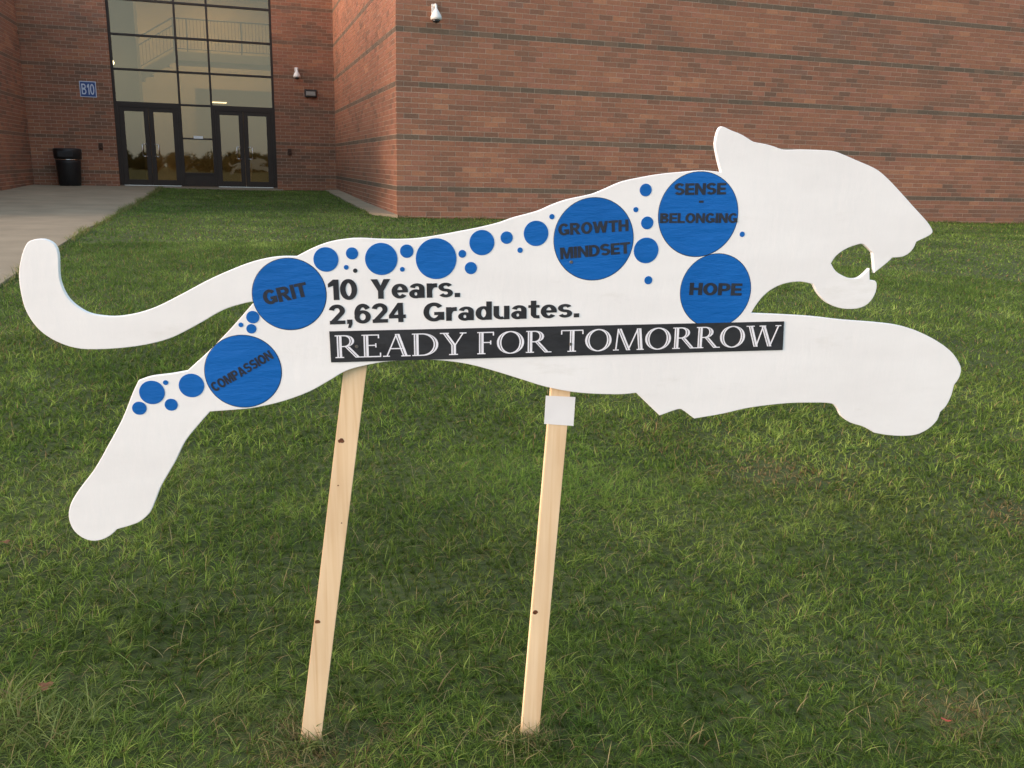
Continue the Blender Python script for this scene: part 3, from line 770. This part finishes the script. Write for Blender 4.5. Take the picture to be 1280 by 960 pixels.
for i in range(N):
    p0, p1, p2, p3 = pts[i-1], pts[i], pts[(i+1) % N], pts[(i+2) % N]
    seg = np.linalg.norm(p2-p1)
    t1 = (p2-p1) if sharp[i] else (p2-p0)*seg/(seg+np.linalg.norm(p1-p0))
    t2 = (p2-p1) if sharp[(i+1) % N] else (p3-p1)*seg/(seg+np.linalg.norm(p3-p2))
    k = max(2, int(seg/0.008))
    for q in range(k):
        u = q/k
        curve.append((2*u**3-3*u*u+1)*p1 + (u**3-2*u*u+u)*t1 + (-2*u**3+3*u*u)*p2 + (u**3-u*u)*t2)
curve = np.array(curve); K = len(curve)
nx = np.roll(curve, -1, 0)-np.roll(curve, 1, 0); nx /= np.linalg.norm(nx, axis=1)[:, None]
area = 0.5*np.sum(curve[:, 0]*np.roll(curve[:, 1], -1)-np.roll(curve[:, 0], -1)*curve[:, 1])
inw = np.stack([-nx[:, 1], nx[:, 0]], 1)*(1 if area > 0 else -1)
PT = 0.0125
rings = [(curve+inw*0.0016, 0.0), (curve+inw*0.0004, 0.0005), (curve, 0.0018), (curve, PT-0.001), (curve+inw*0.001, PT)]
v = [(q[0], d, q[1]) for R_, d in rings for q in R_]
from mathutils.geometry import delaunay_2d_cdt
f = []
for r in range(4):
    for i in range(K): f.append((r*K+i, r*K+(i+1) % K, (r+1)*K+(i+1) % K, (r+1)*K+i))
for r, rev in ((0, False), (4, True)):                  # front and back faces on an even net of points
    loop = [Vector(q) for q in rings[r][0]]
    lo, hi = curve.min(0), curve.max(0)
    net = [Vector((x, y)) for x in np.arange(lo[0], hi[0], 0.05) for y in np.arange(lo[1], hi[1], 0.05)
           if np.min(np.abs(curve[:, 0]-x)+np.abs(curve[:, 1]-y)) > 0.012]
    vo, eo, fo, ov, oe, of = delaunay_2d_cdt(loop+net, [(i, (i+1) % K) for i in range(K)], [], 1, 1e-7)
    idx = {}
    for k, src in enumerate(ov):
        b_ = [q for q in src if q < K]
        if b_: idx[k] = r*K+b_[0]
        else: idx[k] = len(v); v.append((vo[k][0], rings[r][1], vo[k][1]))
    f += [tuple(idx[q] for q in (t if not rev else reversed(t))) for t in fo]
me = mesh_pf('panel', v, f)
bm = bmesh.new(); bm.from_mesh(me)
bmesh.ops.delete(bm, geom=[q for q in bm.verts if not q.link_faces], context='VERTS')
bmesh.ops.recalc_face_normals(bm, faces=bm.faces); bm.to_mesh(me); bm.free()
panel = link('panel', me, M['white_paint'], sign)
panel['label'] = 'white painted plywood panther silhouette'

def disc(name, c, r, d0, th, mat, parent, n=72, label=None, squash=1.0, rough=0.0):
    v = []
    for k, (dr, d) in enumerate(((0, d0), (0, d0-th*0.6), (-0.0004, d0-th))):
        for i in range(n):
            g = 2*math.pi*i/n
            rr = (r+dr)*(1+rough*(vnoise(math.cos(g)*2+c[0]*50, math.sin(g)*2+c[1]*50, 3)-0.5))
            v.append((c[0]+rr*math.cos(g), d, c[1]+rr*squash*math.sin(g)))
    f = [(k*n+i, k*n+(i+1) % n, (k+1)*n+(i+1) % n, (k+1)*n+i) for k in range(2) for i in range(n)]
    f += [tuple(range(2*n, 3*n)), tuple(range(n-1, -1, -1))]
    me = mesh_pf(name, v, f)
    bm = bmesh.new(); bm.from_mesh(me); bmesh.ops.recalc_face_normals(bm, faces=bm.faces); bm.to_mesh(me); bm.free()
    o = link(name, me, mat, parent)
    if label: o['label'] = label
    return o

PX = float(np.linalg.norm(st_(641, 400)-st_(640, 400)))
def lpx(c, dx=1.0): return float(np.linalg.norm(st_(c[0]+dx/2, c[1])-st_(c[0]-dx/2, c[1])))
SPOTS = [(407.4,324.3,15.5), (440,316.7,7.6), (432.7,334.1,3), (476.6,323.7,20.2), (508.4,313.9,8.4), (502.8,336.6,3),
         (545.2,323.4,25.5), (577.8,317.2,4.9), (588.5,335,7.6), (602.3,303.2,15.7), (633.2,297,7.7), (650,312.7,3.4), (670,291.7,15.6),
         (689.8,270.8,3.3), (807,237.5,7.7), (794.7,262,3.2), (808.9,278.6,7.8), (807.5,313,15.7), (810.3,350.2,5), (927.6,292.8,3.3),
         (316,396.4,8), (314.2,410.9,6.1), (301.1,406,3), (239.4,481.8,15.3), (190,490.5,15.3), (207,478.2,3.2), (214,505.8,7.8), (174.2,510.2,8.6)]
E0 = -0.0004                                        # first layer sits just proud of the paint
def rad(x, y, r): return 0.5*float(np.linalg.norm(st_(x, y+r)-st_(x, y-r)))*0.5 + 0.5*r*lpx((x, y))
for x, y, r in SPOTS:
    disc('spot', st_(x, y), rad(x, y, r), E0, 0.0006, M['blue_vinyl'], sign, n=20 if r < 5 else 56)
disc('spot', st_(444, 338.3), 2.8*lpx((444, 338)), E0, 0.0006, M['black_vinyl'], sign, n=20, label='tiny charcoal dot among the blue spots')
BIG = {'grit': (361.9, 367.9, 45.2), 'growth': (742.3, 299.1, 50.3), 'sense': (873, 268.3, 51), 'hope': (894.6, 363.6, 44.6), 'compassion': (304.2, 464.4, 46.2)}
WORDS = {'grit': [('GRIT', (331.5, 381.5), (386, 369.8), 17)],
         'growth': [('GROWTH', (698, 294.5), (785.5, 288.6), 14), ('MINDSET', (700.5, 324), (787.5, 316.5), 14)],
         'sense': [('SENSE', (842.5, 243.9), (907, 243.0), 14), ('-', (873.3, 257.8), (879, 257.6), 14), ('BELONGING', (824.5, 278.8), (921.5, 278.6), 12)],
         'hope': [('HOPE', (861, 368.6), (926.5, 369.4), 15.6)],
         'compassion': [('COMPASSION', (268.8, 490.0), (342.5, 447.4), 11.5)]}
for key, (x, y, r) in BIG.items():
    sp = disc('spot', st_(x, y), rad(x, y, r), E0, 0.0006, M['blue_vinyl'], sign, n=96,
              label='large blue vinyl spot lettered ' + ' '.join(w[0] for w in WORDS[key] if w[0] != '-'))
    disc('rim_line', st_(x, y), rad(x, y, r)+0.0016, -0.0001, 0.0002, M['dark_letter'], sp, n=96)
    for w, bl, br, cap in WORDS[key]:
        place_text(w, st_(*bl), st_(*br), cap*PX, E0-0.0009, M['dark_letter'], sp)
for body, bl, br, cap in (('10', (410.3, 375.2), (447, 374.2), 24.2), ('Years.', (464, 373.6), (576.3, 371.2), 23.4),
                          ('2,624', (412, 405.6), (508, 402.2), 23.4), ('Graduates.', (529.5, 401.8), (725, 396.4), 22.6)):
    place_text(body, st_(*bl), st_(*br), cap*PX, E0, M['black_vinyl'], sign, 0.262, 0.185, thick=0.0005, gap=0.05)

# black strip with its inline capitals
q = [st_(411.6, 414), st_(413.9, 452.8), st_(977.9, 437.3), st_(979.7, 401.5)]
d0, d1 = -0.0015, -0.0021
banner = link('banner', mesh_pf('banner', [(a[0], d0, a[1]) for a in q]+[(a[0], d1, a[1]) for a in q],
              [(3,2,1,0), (4,5,6,7), (0,1,5,4), (1,2,6,5), (2,3,7,6), (3,0,4,7)]), M['black_vinyl'], sign)
banner['label'] = 'black strip lettered READY FOR TOMORROW in white capitals'
def rect(x0, y0, x1, y1): return [(x0, y0), (x1, y0), (x1, y1), (x0, y1)]
TW, HL, GP, SF = 0.150, 0.046, 0.026, 0.044       # stem, hairline, inline gap, serif
def stem(x, y0=0.0, y1=1.0, w=TW): return [rect(x, y0, x+HL, y1), rect(x+HL+GP, y0, x+w, y1)]
def diag(xb, yb, xt, yt, w=TW, inline=True):
    if not inline: return [[(xb, yb), (xb+w, yb), (xt+w, yt), (xt, yt)]]
    a, b_ = HL, HL+GP
    return [[(xb, yb), (xb+a, yb), (xt+a, yt), (xt, yt)], [(xb+b_, yb), (xb+w, yb), (xt+w, yt), (xt+b_, yt)]]
def serif(x0, x1, y): return [rect(x0, y, x1, y+SF)]
def bowl(cx, cy, rx, ry, a0, a1, n=20, tw=TW, inline=True):
    """ring sector, thick at its sides and thin at top and bottom, split by the inline gap"""
    out = []
    def ring(f0, f1):
        for k in range(n):
            q_ = []
            for g, fr in ((0, f0), (1, f0), (1, f1), (0, f1)):
                t = math.radians(a0+(a1-a0)*(k+g)/n)
                th = HL+(tw-HL)*abs(math.cos(t))**1.3
                inset = fr(th)
                q_.append((cx+(rx-inset)*math.cos(t), cy+(ry-inset)*math.sin(t)))
            out.append(q_)
    if inline:
        ring(lambda th: 0, lambda th: min(th*0.5, max(th-GP-HL, HL*0.5)))
        ring(lambda th: min(th*0.5, max(th-GP-HL, HL*0.5))+GP*min(1, max(0, (th-HL*1.6)/(TW*0.4))), lambda th: th)
    else: ring(lambda th: 0, lambda th: th)
    return out
def glyph(ch):
    w = {'R': 0.80, 'E': 0.64, 'A': 0.88, 'D': 0.88, 'Y': 0.84, 'F': 0.60, 'O': 0.94, 'T': 0.80, 'M': 1.06, 'W': 1.22, ' ': 0.28}[ch]
    P = []
    if ch in 'RE' or ch in 'DF':
        P += stem(0.06)+serif(0.0, 0.27, 0)+serif(0.0, 0.20, 1-SF)
    if ch == 'R':
        P += bowl(0.30, 0.74, 0.30, 0.26, -90, 90)+[rect(0.20, 1-HL, 0.31, 1), rect(0.20, 0.48, 0.31, 0.48+HL)]
        P += diag(0.63, 0.0, 0.30, 0.49, 0.15)+serif(0.63, 0.86, 0)
    if ch in 'EF':
        P += [rect(0.20, 1-HL, 0.55, 1), rect(0.51, 0.83, 0.55, 1-HL), rect(0.20, 0.50, 0.44, 0.50+HL), rect(0.42, 0.43, 0.46, 0.61)]
    if ch == 'E':
        P += [rect(0.20, 0, 0.60, HL), rect(0.56, HL, 0.60, 0.19)]
    if ch == 'D':
        P += bowl(0.34, 0.5, 0.50, 0.5, -90, 90, 26)+[rect(0.20, 1-HL, 0.35, 1), rect(0.20, 0, 0.35, HL)]
    if ch == 'O':
        P += bowl(0.46, 0.5, 0.45, 0.515, 0, 360, 48)
    if ch == 'A':
        P += diag(0.08, 0, 0.40, 1, HL, False)+diag(0.62, 0, 0.37, 1.0, 0.15)+[rect(0.20, 0.33, 0.60, 0.33+HL)]+serif(-0.02, 0.20, 0)+serif(0.56, 0.86, 0)
    if ch == 'Y':
        P += stem(0.345, 0, 0.45)+serif(0.27, 0.56, 0)+diag(0.345, 0.45, 0.06, 1, TW)+diag(0.45, 0.45, 0.72, 1, HL, False)+serif(-0.02, 0.27, 1-SF)+serif(0.62, 0.84, 1-SF)
    if ch == 'T':
        P += stem(0.325, 0, 1-HL)+serif(0.25, 0.54, 0)+[rect(0.03, 1-HL, 0.77, 1), rect(0.02, 0.80, 0.06, 1-HL), rect(0.74, 0.80, 0.78, 1-HL)]
    if ch == 'M':
        P += diag(0.07, 0, 0.14, 1, HL, False)+diag(0.46, 0, 0.13, 1, 0.14)+diag(0.50, 0, 0.82, 1, HL, False)+diag(0.88, 0, 0.80, 1, 0.15)+serif(0.0, 0.20, 0)+serif(0.82, 1.07, 0)
    if ch == 'W':
        P += diag(0.28, 0, 0.04, 1, 0.15)+diag(0.34, 0, 0.56, 1, HL, False)+diag(0.78, 0, 0.50, 1, 0.15)+diag(0.84, 0, 1.12, 1, HL, False)+serif(-0.03, 0.26, 1-SF)+serif(0.44, 0.68, 1-SF)+serif(1.02, 1.23, 1-SF)
    return P, w
def inline_caps(body, bl, br, cap, depth, parent):
    bl, br = np.array(bl), np.array(br); ux = br-bl; W = np.linalg.norm(ux); ux /= W; uy = np.array([-ux[1], ux[0]])
    total = sum(glyph(c)[1]+0.035 for c in body)-0.035
    sx = W/total; x = 0.0
    for word in body.split(' '):                       # one mesh for each word
        mb = MB()
        for c in word:
            P, w = glyph(c)
            for k, poly in enumerate(P):
                d = depth-0.00003*(k % 6)
                vv = []
                for dd in (depth+0.0002, d-0.0003):
                    for a, b_ in poly:
                        g = bl+ux*((x+a)*sx)+uy*(b_*cap); vv.append((g[0], dd, g[1]))
                n = len(poly)
                mb.add(vv, [tuple(range(n-1, -1, -1)), tuple(range(n, 2*n))]+[(i, (i+1) % n, n+(i+1) % n, n+i) for i in range(n)])
            x += w+0.035
        x += glyph(' ')[1]+0.035
        o = mb.build('lettering', M['banner_letter'], parent)
        bm = bmesh.new(); bm.from_mesh(o.data); bmesh.ops.recalc_face_normals(bm, faces=bm.faces); bm.to_mesh(o.data); bm.free()
inline_caps('READY FOR TOMORROW', st_(419.5, 447.4), st_(973.5, 432.3), 27.8*PX, -0.0024, banner)
for x, y, d in ((446, 433, -0.0022), (713, 430, -0.0022), (714, 327.5, -0.0011)):
    disc('screw', st_(x, y), 0.0042, d, 0.0012, M['screw'], sign, n=14)

# stakes
def stake(bl, br, tl, tr, up_to, label):
    off = PT+0.001
    A, B_, C_, D_ = st_(*bl, off), st_(*br, off), st_(*tl, off), st_(*tr, off)
    c0, c1 = (A+B_)/2, (C_+D_)/2
    ax = (c1-c0)/np.linalg.norm(c1-c0); px = np.array([ax[1], -ax[0]])
    w = 0.5*(abs((B_-A) @ px)+abs((D_-C_) @ px))/2
    g0 = c0-ax*0.22; g1 = c1+ax*up_to
    vv = [(*p_[:1], d, p_[1]) for d in (off, off+0.019) for p_ in (g0-px*w*0.25, g0+px*w*0.25, g0+ax*0.12+px*w, g1+px*w, g1-px*w, g0+ax*0.12-px*w)]
    n = 6
    ff = [tuple(range(n)), tuple(range(2*n-1, n-1, -1))]+[(i, n+i, n+(i+1) % n, (i+1) % n) for i in range(n)]
    me = mesh_pf('stake', vv, ff)
    bm = bmesh.new(); bm.from_mesh(me); bmesh.ops.recalc_face_normals(bm, faces=bm.faces)
    bmesh.ops.bevel(bm, geom=bm.edges[:], offset=0.0012, segments=2, affect='EDGES'); bm.to_mesh(me); bm.free()
    o = link('stake', me, M['pine'], sign); o['label'] = label
    return o
lp = stake((375.2, 926.7), (401.2, 926.7), (429.4, 464), (458.7, 457.9), 0.26, 'pale pine stake under the hind body')
rp = stake((651.7, 924), (672.3, 927.8), (688.5, 485), (714, 488.8), 0.30, 'pale pine stake with the white card')
for x, y, r, par in ((426.5, 551, 3.6, lp), (396.5, 777.5, 3.4, lp), (422.6, 607, 1.1, lp), (427, 654, 0.9, lp), (669.5, 765.5, 3.8, rp)):
    disc('knot', st_(x, y, PT), r*PX, PT+0.0012, 0.0006, M['knot'], par, n=22, squash=0.85, rough=0.5)
# blank white card where the photo has a printed square
q = [st_(682.3, 494.5, PT), st_(719.2, 496.3, PT), st_(716.8, 532.3, PT), st_(680.2, 529.8, PT)]
vv = [(a[0], PT+0.0004, a[1]) for a in q]+[(a[0], PT-0.0006, a[1]) for a in q]
card = link('card', mesh_pf('card', vv, [(3,2,1,0), (4,5,6,7), (0,1,5,4), (1,2,6,5), (2,3,7,6), (3,0,4,7)]), M['card'], sign)
card['label'] = 'small square white card on the stake'

# ------------------------------------------------------------------ grass
def vnoise2(x, y, s):
    i, j = np.floor(x), np.floor(y); u, w = x-i, y-j
    u, w = u*u*(3-2*u), w*w*(3-2*w)
    def q(a, b_):
        r = np.sin(a*127.1+b_*311.7+s*74.7)*43758.5453
        return r-np.floor(r)
    return (q(i, j)*(1-u)+q(i+1, j)*u)*(1-w)+(q(i, j+1)*(1-u)+q(i+1, j+1)*u)*w
def fbm(x, y, s, o=3):
    a, t, k = 0.5, 0, 0
    for k in range(o):
        t = t + a*vnoise2(x*2**k, y*2**k, s+k*7.3); a *= 0.5
    return t/(1-0.5**o)

def sample_zone(r0, r1, dens, fov=47):
    """points on the lawn between two distances from the camera, inside the view plus a margin"""
    half = math.radians(fov)
    n = int(dens*half*(r1*r1-r0*r0))
    r = np.sqrt(rng.uniform(r0*r0, r1*r1, n)); a = YAW+rng.uniform(-half, half, n)
    x, y = CAM[0]+r*np.sin(a), CAM[1]+r*np.cos(a)
    ok = (x > WALK_X-0.03+0.05*vnoise2(x*9, y*9, 2)) & (y < DEPTH-0.60)
    ok &= ~((x > -0.03) & (y > -0.03)) & ~((x > -0.38) & (y > 0.55))
    return x[ok], y[ok], r[ok]

def blades(x, y, hgt, wid, lean, az, col, segs):
    n = len(x); z = ground(x, y)-0.006
    t = np.linspace(0, 1, segs+1)
    ca, sa = np.cos(az), np.sin(az)
    fa = rng.uniform(0, 2*np.pi, n)                    # facing of the flat side
    wx, wy = np.cos(fa), np.sin(fa)
    V = np.empty((n, 2*segs+1, 3), np.float32)
    for k, tk in enumerate(t):
        out = lean*hgt*tk**1.8; up = hgt*tk*(1-0.32*np.minimum(lean, 1.4)*tk)
        cx, cy, cz = x+out*ca, y+out*sa, z+up
        if k == segs:
            V[:, 2*k] = np.stack([cx, cy, cz], 1)
        else:
            w = wid*(1-0.55*tk)*0.5
            V[:, 2*k] = np.stack([cx-wx*w, cy-wy*w, cz], 1); V[:, 2*k+1] = np.stack([cx+wx*w, cy+wy*w, cz], 1)
    T = []
    for k in range(segs-1): T += [(2*k, 2*k+1, 2*k+3), (2*k, 2*k+3, 2*k+2)]
    k = segs-1; T.append((2*k, 2*k+1, 2*k+2))
    T = np.array(T)
    Fc = (np.arange(n)[:, None, None]*(2*segs+1)+T[None]).reshape(-1, 3)
    Cc = np.repeat(col, 2*segs+1, axis=0)
    return V.reshape(-1, 3), Fc, Cc

PATCH = []                                    # (world x, y, radius x, radius y, kind)
for px, py, rx, ry, kd in ((690, 600, 0.55, 0.45, 'fresh'), (965, 592, 0.30, 0.22, 'dead'), (395, 935, 0.20, 0.12, 'dead'), (1195, 890, 0.16, 0.12, 'dead'),
                           (45, 905, 0.20, 0.13, 'coarse'), (300, 890, 0.10, 0.07, 'coarse'), (95, 420, 0.5, 0.5, 'dry'), (830, 545, 0.35, 0.3, 'dry'),
                           (1270, 645, 0.2, 0.15, 'dead'), (1120, 640, 0.5, 0.4, 'dark'), (560, 700, 0.5, 0.5, 'dark'), (250, 800, 0.4, 0.3, 'dark'), (450, 870, 0.16, 0.10, 'dark'),
                           (40, 690, 0.2, 0.1, 'dry'), (1180, 440, 0.9, 1.0, 'fresh2')):
    P = px_ground(px, py); PATCH.append((P[0], P[1], rx, ry, kd))
def paint(x, y, r):
    n = len(x)
    g = fbm(x*1.1, y*1.1, 5); g2 = fbm(x*4.5, y*4.5, 9); rr = rng.random(n)
    far = np.clip((r-3)/9, 0, 1)[:, None]
    dark = np.array([0.058, 0.104, 0.016]); mid = np.array([0.142, 0.212, 0.034]); lite = np.array([0.350, 0.420, 0.098])
    straw = np.array([0.36, 0.29, 0.13]); brown = np.array([0.22, 0.135, 0.06])
    t = np.clip(0.75*g+0.45*g2-0.20+(0.85-0.35*far[:, 0])*(rr-0.5), 0, 1)[:, None]
    c = np.where(t < 0.5, dark+(mid-dark)*t*2, mid+(lite-mid)*(t-0.5)*2)
    c = c*(0.80+0.55*rng.random((n, 1)))*(1-far*np.array([0.14, 0.06, -0.10]))      # less red and green, slightly more blue with distance from the camera
    ci, cj = np.floor(x/0.055+0.3*np.sin(y*40)), np.floor(y/0.055+0.3*np.sin(x*40))
    tf = np.sin(ci*127.1+cj*311.7)*43758.5453; tf = tf-np.floor(tf)                # each tuft its own shade
    c = c*(1+(0.76*tf-0.38)[:, None]*(1-0.6*far))
    ps = 0.045+0.11*np.clip(fbm(x*0.8, y*0.8, 21)-0.5, 0, 1)
    hs = 0.75+0.5*tf
    for X, Y, a, b_, kd in PATCH:
        d = np.exp(-(((x-X)/a)**2+((y-Y)/b_)**2)*(0.6+1.0*vnoise2(x*7, y*7, 4)))
        if kd == 'dead': ps = ps+0.75*d; hs *= 1-0.35*d
        elif kd == 'dry': ps = ps+0.22*d
        elif kd == 'fresh': c = c*(1-0.72*d[:, None])+0.72*d[:, None]*np.array([0.20, 0.33, 0.06]); hs *= 1+0.25*d
        elif kd == 'fresh2': c = c*(1-0.15*d[:, None])+0.15*d[:, None]*np.array([0.22, 0.30, 0.06])
        elif kd == 'coarse': c = c*(1-0.6*d[:, None])+0.6*d[:, None]*np.array([0.30, 0.36, 0.10]); hs *= 1+0.4*d
        elif kd == 'dark': c = c*(1-0.32*d[:, None])
    s = rng.random(n) < ps
    k = rng.random((n, 1))
    c = np.where(s[:, None], (straw*k+brown*(1-k))*(0.7+0.5*rng.random((n, 1))), c)
    return c, hs

ALLV, ALLF, ALLC = [], [], []; base_i = 0
def push(V, Fc, Cc):
    global base_i
    ALLV.append(V); ALLF.append(Fc+base_i); ALLC.append(Cc); base_i += len(V)
for r0, r1, dens, hh, ww, segs in ((0.6, 2.9, 20000, 0.045, 0.0026, 3), (2.9, 4.5, 11500, 0.046, 0.0034, 2), (4.5, 7.5, 5600, 0.050, 0.0060, 2),
                                   (7.5, 13, 2600, 0.052, 0.011, 1), (13, 30, 600, 0.048, 0.022, 1)):
    x, y, r = sample_zone(r0, r1, dens, 70 if r1 < 3 else 60 if r1 < 5 else 48)
    # draw blades together into tufts
    cl = 0.045; jx, jy = np.floor(x/cl), np.floor(y/cl)
    tx = (jx+0.5+0.8*(vnoise2(jx, jy, 31.5)-0.5))*cl; ty = (jy+0.5+0.8*(vnoise2(jx, jy, 77.5)-0.5))*cl
    pull = 0.55*(r < 7.5)
    x, y = x+(tx-x)*pull, y+(ty-y)*pull
    col, hs = paint(x, y, r)
    n = len(x)
    gh = fbm(x*2.6, y*2.6, 13)
    hgt = hh*(0.45+0.75*rng.random(n))*(0.70+0.7*gh)*hs
    az = 2*np.pi*(fbm(x*3, y*3, 17)*2.2)+rng.normal(0, 1.7, n)
    lean = np.clip(rng.normal(1.15 if r1 < 3 else 1.0, 0.55, n), 0.05, 2.4)
    wid = ww*(0.6+0.8*rng.random(n))
    push(*blades(x, y, hgt, wid, lean, az, col, segs))
# taller coarse tufts and stray long blades near the camera
TUFT = [(40, 905, 46), (75, 930, 40), (20, 880, 36), (115, 900, 30), (300, 895, 22), (330, 925, 24), (345, 690, 16), (640, 690, 14), (375, 905, 22), (655, 925, 20), (405, 935, 26), (388, 938, 30), (372, 932, 24), (662, 936, 26), (680, 930, 18), (1230, 930, 22),
        (1040, 760, 18), (930, 850, 22), (1130, 905, 24), (540, 870, 16), (860, 930, 22), (150, 760, 14), (1180, 780, 16), (700, 905, 14)]
for px, py, n in TUFT:
    P = px_ground(px, py)
    x = P[0]+rng.normal(0, 0.022, n); y = P[1]+rng.normal(0, 0.022, n)
    fresh = np.array([0.19, 0.235, 0.075]) if n > 28 else np.array([0.105, 0.15, 0.04])
    c = fresh*(0.6+0.7*rng.random((n, 1)))
    dry = rng.random(n) < 0.22
    c[dry] = np.array([0.27, 0.21, 0.10])*(0.7+0.5*rng.random((dry.sum(), 1)))
    push(*blades(x, y, rng.uniform(0.06, 0.115, n), rng.uniform(0.0028, 0.0052, n), rng.uniform(0.3, 1.5, n), rng.uniform(0, 6.28, n), c, 4))
x, y, r = sample_zone(1.15, 4.5, 320)
n = len(x); k = rng.random((n, 1))
c = np.where(k < 0.45, np.array([0.38, 0.31, 0.15]), np.array([0.26, 0.33, 0.09]))*(0.7+0.5*rng.random((n, 1)))
push(*blades(x, y, rng.uniform(0.045, 0.090, n), rng.uniform(0.0018, 0.0034, n), rng.uniform(0.4, 1.8, n), rng.uniform(0, 6.28, n), c, 4))

# ragged unmown fringe along the walkway, the mowing strip and the wall foot
def fringe(x, y, h0, h1, w0, w1, dry):
    n = len(x)
    c = np.where(rng.random((n, 1)) < dry, np.array([0.36, 0.30, 0.14]), np.array([0.14, 0.20, 0.05]))*(0.6+0.7*rng.random((n, 1)))
    push(*blades(x, y, rng.uniform(h0, h1, n)*(0.4+1.2*vnoise2(x*1.7, y*1.7, 8)), rng.uniform(w0, w1, n), rng.uniform(0.2, 1.3, n), rng.uniform(0, 6.28, n), c, 2))
n = 5200; y = rng.uniform(-13, DEPTH-0.7, n)
fringe(WALK_X+rng.normal(0.02, 0.035, n), y, 0.05, 0.13, 0.004, 0.010, 0.35)
n = 2200; x = rng.uniform(0, 19, n)
fringe(x, -np.abs(rng.normal(0.02, 0.03, n)), 0.04, 0.10, 0.008, 0.016, 0.25)
n = 700; y = rng.uniform(0.9, 11, n)
fringe(-0.43-np.abs(rng.normal(0, 0.03, n)), y, 0.04, 0.09, 0.006, 0.014, 0.2)
for px, py in ((388, 929), (661, 929)):                       # trampled dry blades round the stakes
    P = px_ground(px, py); n = 150; a_ = rng.uniform(0, 6.28, n); r_ = np.abs(rng.normal(0.03, 0.035, n))+0.012
    fringe(P[0]+r_*np.cos(a_)*1.3, P[1]+r_*np.sin(a_), 0.03, 0.075, 0.002, 0.004, 0.55)
V = np.concatenate(ALLV).astype(np.float32); Fc = np.concatenate(ALLF).astype(np.int32); Cc = np.concatenate(ALLC).astype(np.float32)
me = bpy.data.meshes.new('lawn_grass')
me.vertices.add(len(V)); me.vertices.foreach_set('co', V.ravel())
me.loops.add(len(Fc)*3); me.loops.foreach_set('vertex_index', Fc.ravel())
me.polygons.add(len(Fc)); me.polygons.foreach_set('loop_start', np.arange(0, len(Fc)*3, 3, dtype=np.int32))
me.update(calc_edges=True)
ca = me.color_attributes.new('tint', 'FLOAT_COLOR', 'POINT')
cc = np.ones((len(V), 4), np.float32); cc[:, :3] = Cc; ca.data.foreach_set('color', cc.ravel())
go = link('lawn_grass', me, M['grass'])
tag(go, 'short green lawn grass with drier straw-coloured patches', 'grass', kind='stuff')
print('grass triangles', len(Fc))

# ------------------------------------------------------------------ fallen leaves
def leaf(px, py, size, mat, label, rz, tilt):
    P = px_ground(px, py)
    o_ = []
    n = 12
    for i in range(n):
        g = 2*math.pi*i/n; r = size*(0.42+0.12*math.cos(3*g)+0.06*(i % 2))
        o_.append((r*1.45*math.cos(g), r*math.sin(g), 0.10*size*math.cos(2*g)))
    v = [(0, 0, 0.0)]+o_
    f = [(0, 1+i, 1+(i+1) % n) for i in range(n)]
    o = link('fallen_leaf', mesh_pf('fallen_leaf', v, f), mat)
    md = o.modifiers.new('thickness', 'SOLIDIFY'); md.thickness = 0.0008
    o.location = (P[0], P[1], P[2]+0.030); o.rotation_euler = (tilt, 0.2, rz)
    tag(o, label, 'leaf')
leaf(58, 868, 0.030, M['leaf_brown'], 'curled orange-brown leaf lying in the coarse pale grass tuft', 0.7, 0.5)
leaf(1182, 910, 0.024, M['leaf_red'], 'small red leaf lying in a brown patch of lawn', 2.0, 0.3)
leaf(8, 686, 0.028, M['leaf_brown'], 'flat tan leaf on the lawn beside the sign\'s hind paw', 1.2, 0.2)

# ------------------------------------------------------------------ far wood behind the camera (seen only mirrored in the glass)
n = 130000
NT = 330
tr_x = rng.uniform(-190, 190, NT); tr_h = rng.uniform(2.5, 6.0, NT); tr_y = rng.uniform(-215, -195, NT)
k = rng.integers(0, NT, n)
d = rng.normal(0, 1, (n, 3)); d /= np.linalg.norm(d, axis=1)[:, None]; d *= rng.uniform(0.45, 1.0, (n, 1))
tz = ground(tr_x, tr_y)
c = np.stack([tr_x[k]+d[:, 0]*tr_h[k]*0.5, tr_y[k]+d[:, 1]*tr_h[k]*0.5, tz[k]+tr_h[k]*(0.5+0.5*d[:, 2])], 1)
a = rng.normal(0, 0.28, (n, 3)); b2 = rng.normal(0, 0.28, (n, 3))
V = np.stack([c-a, c+b2, c+a], 1).reshape(-1, 3)
o = link('distant_trees', mesh_pf('distant_trees', V, np.arange(n*3).reshape(-1, 3)), M['tree_leaf'])
tag(o, 'line of far trees across the field behind the sign', 'trees', kind='stuff')
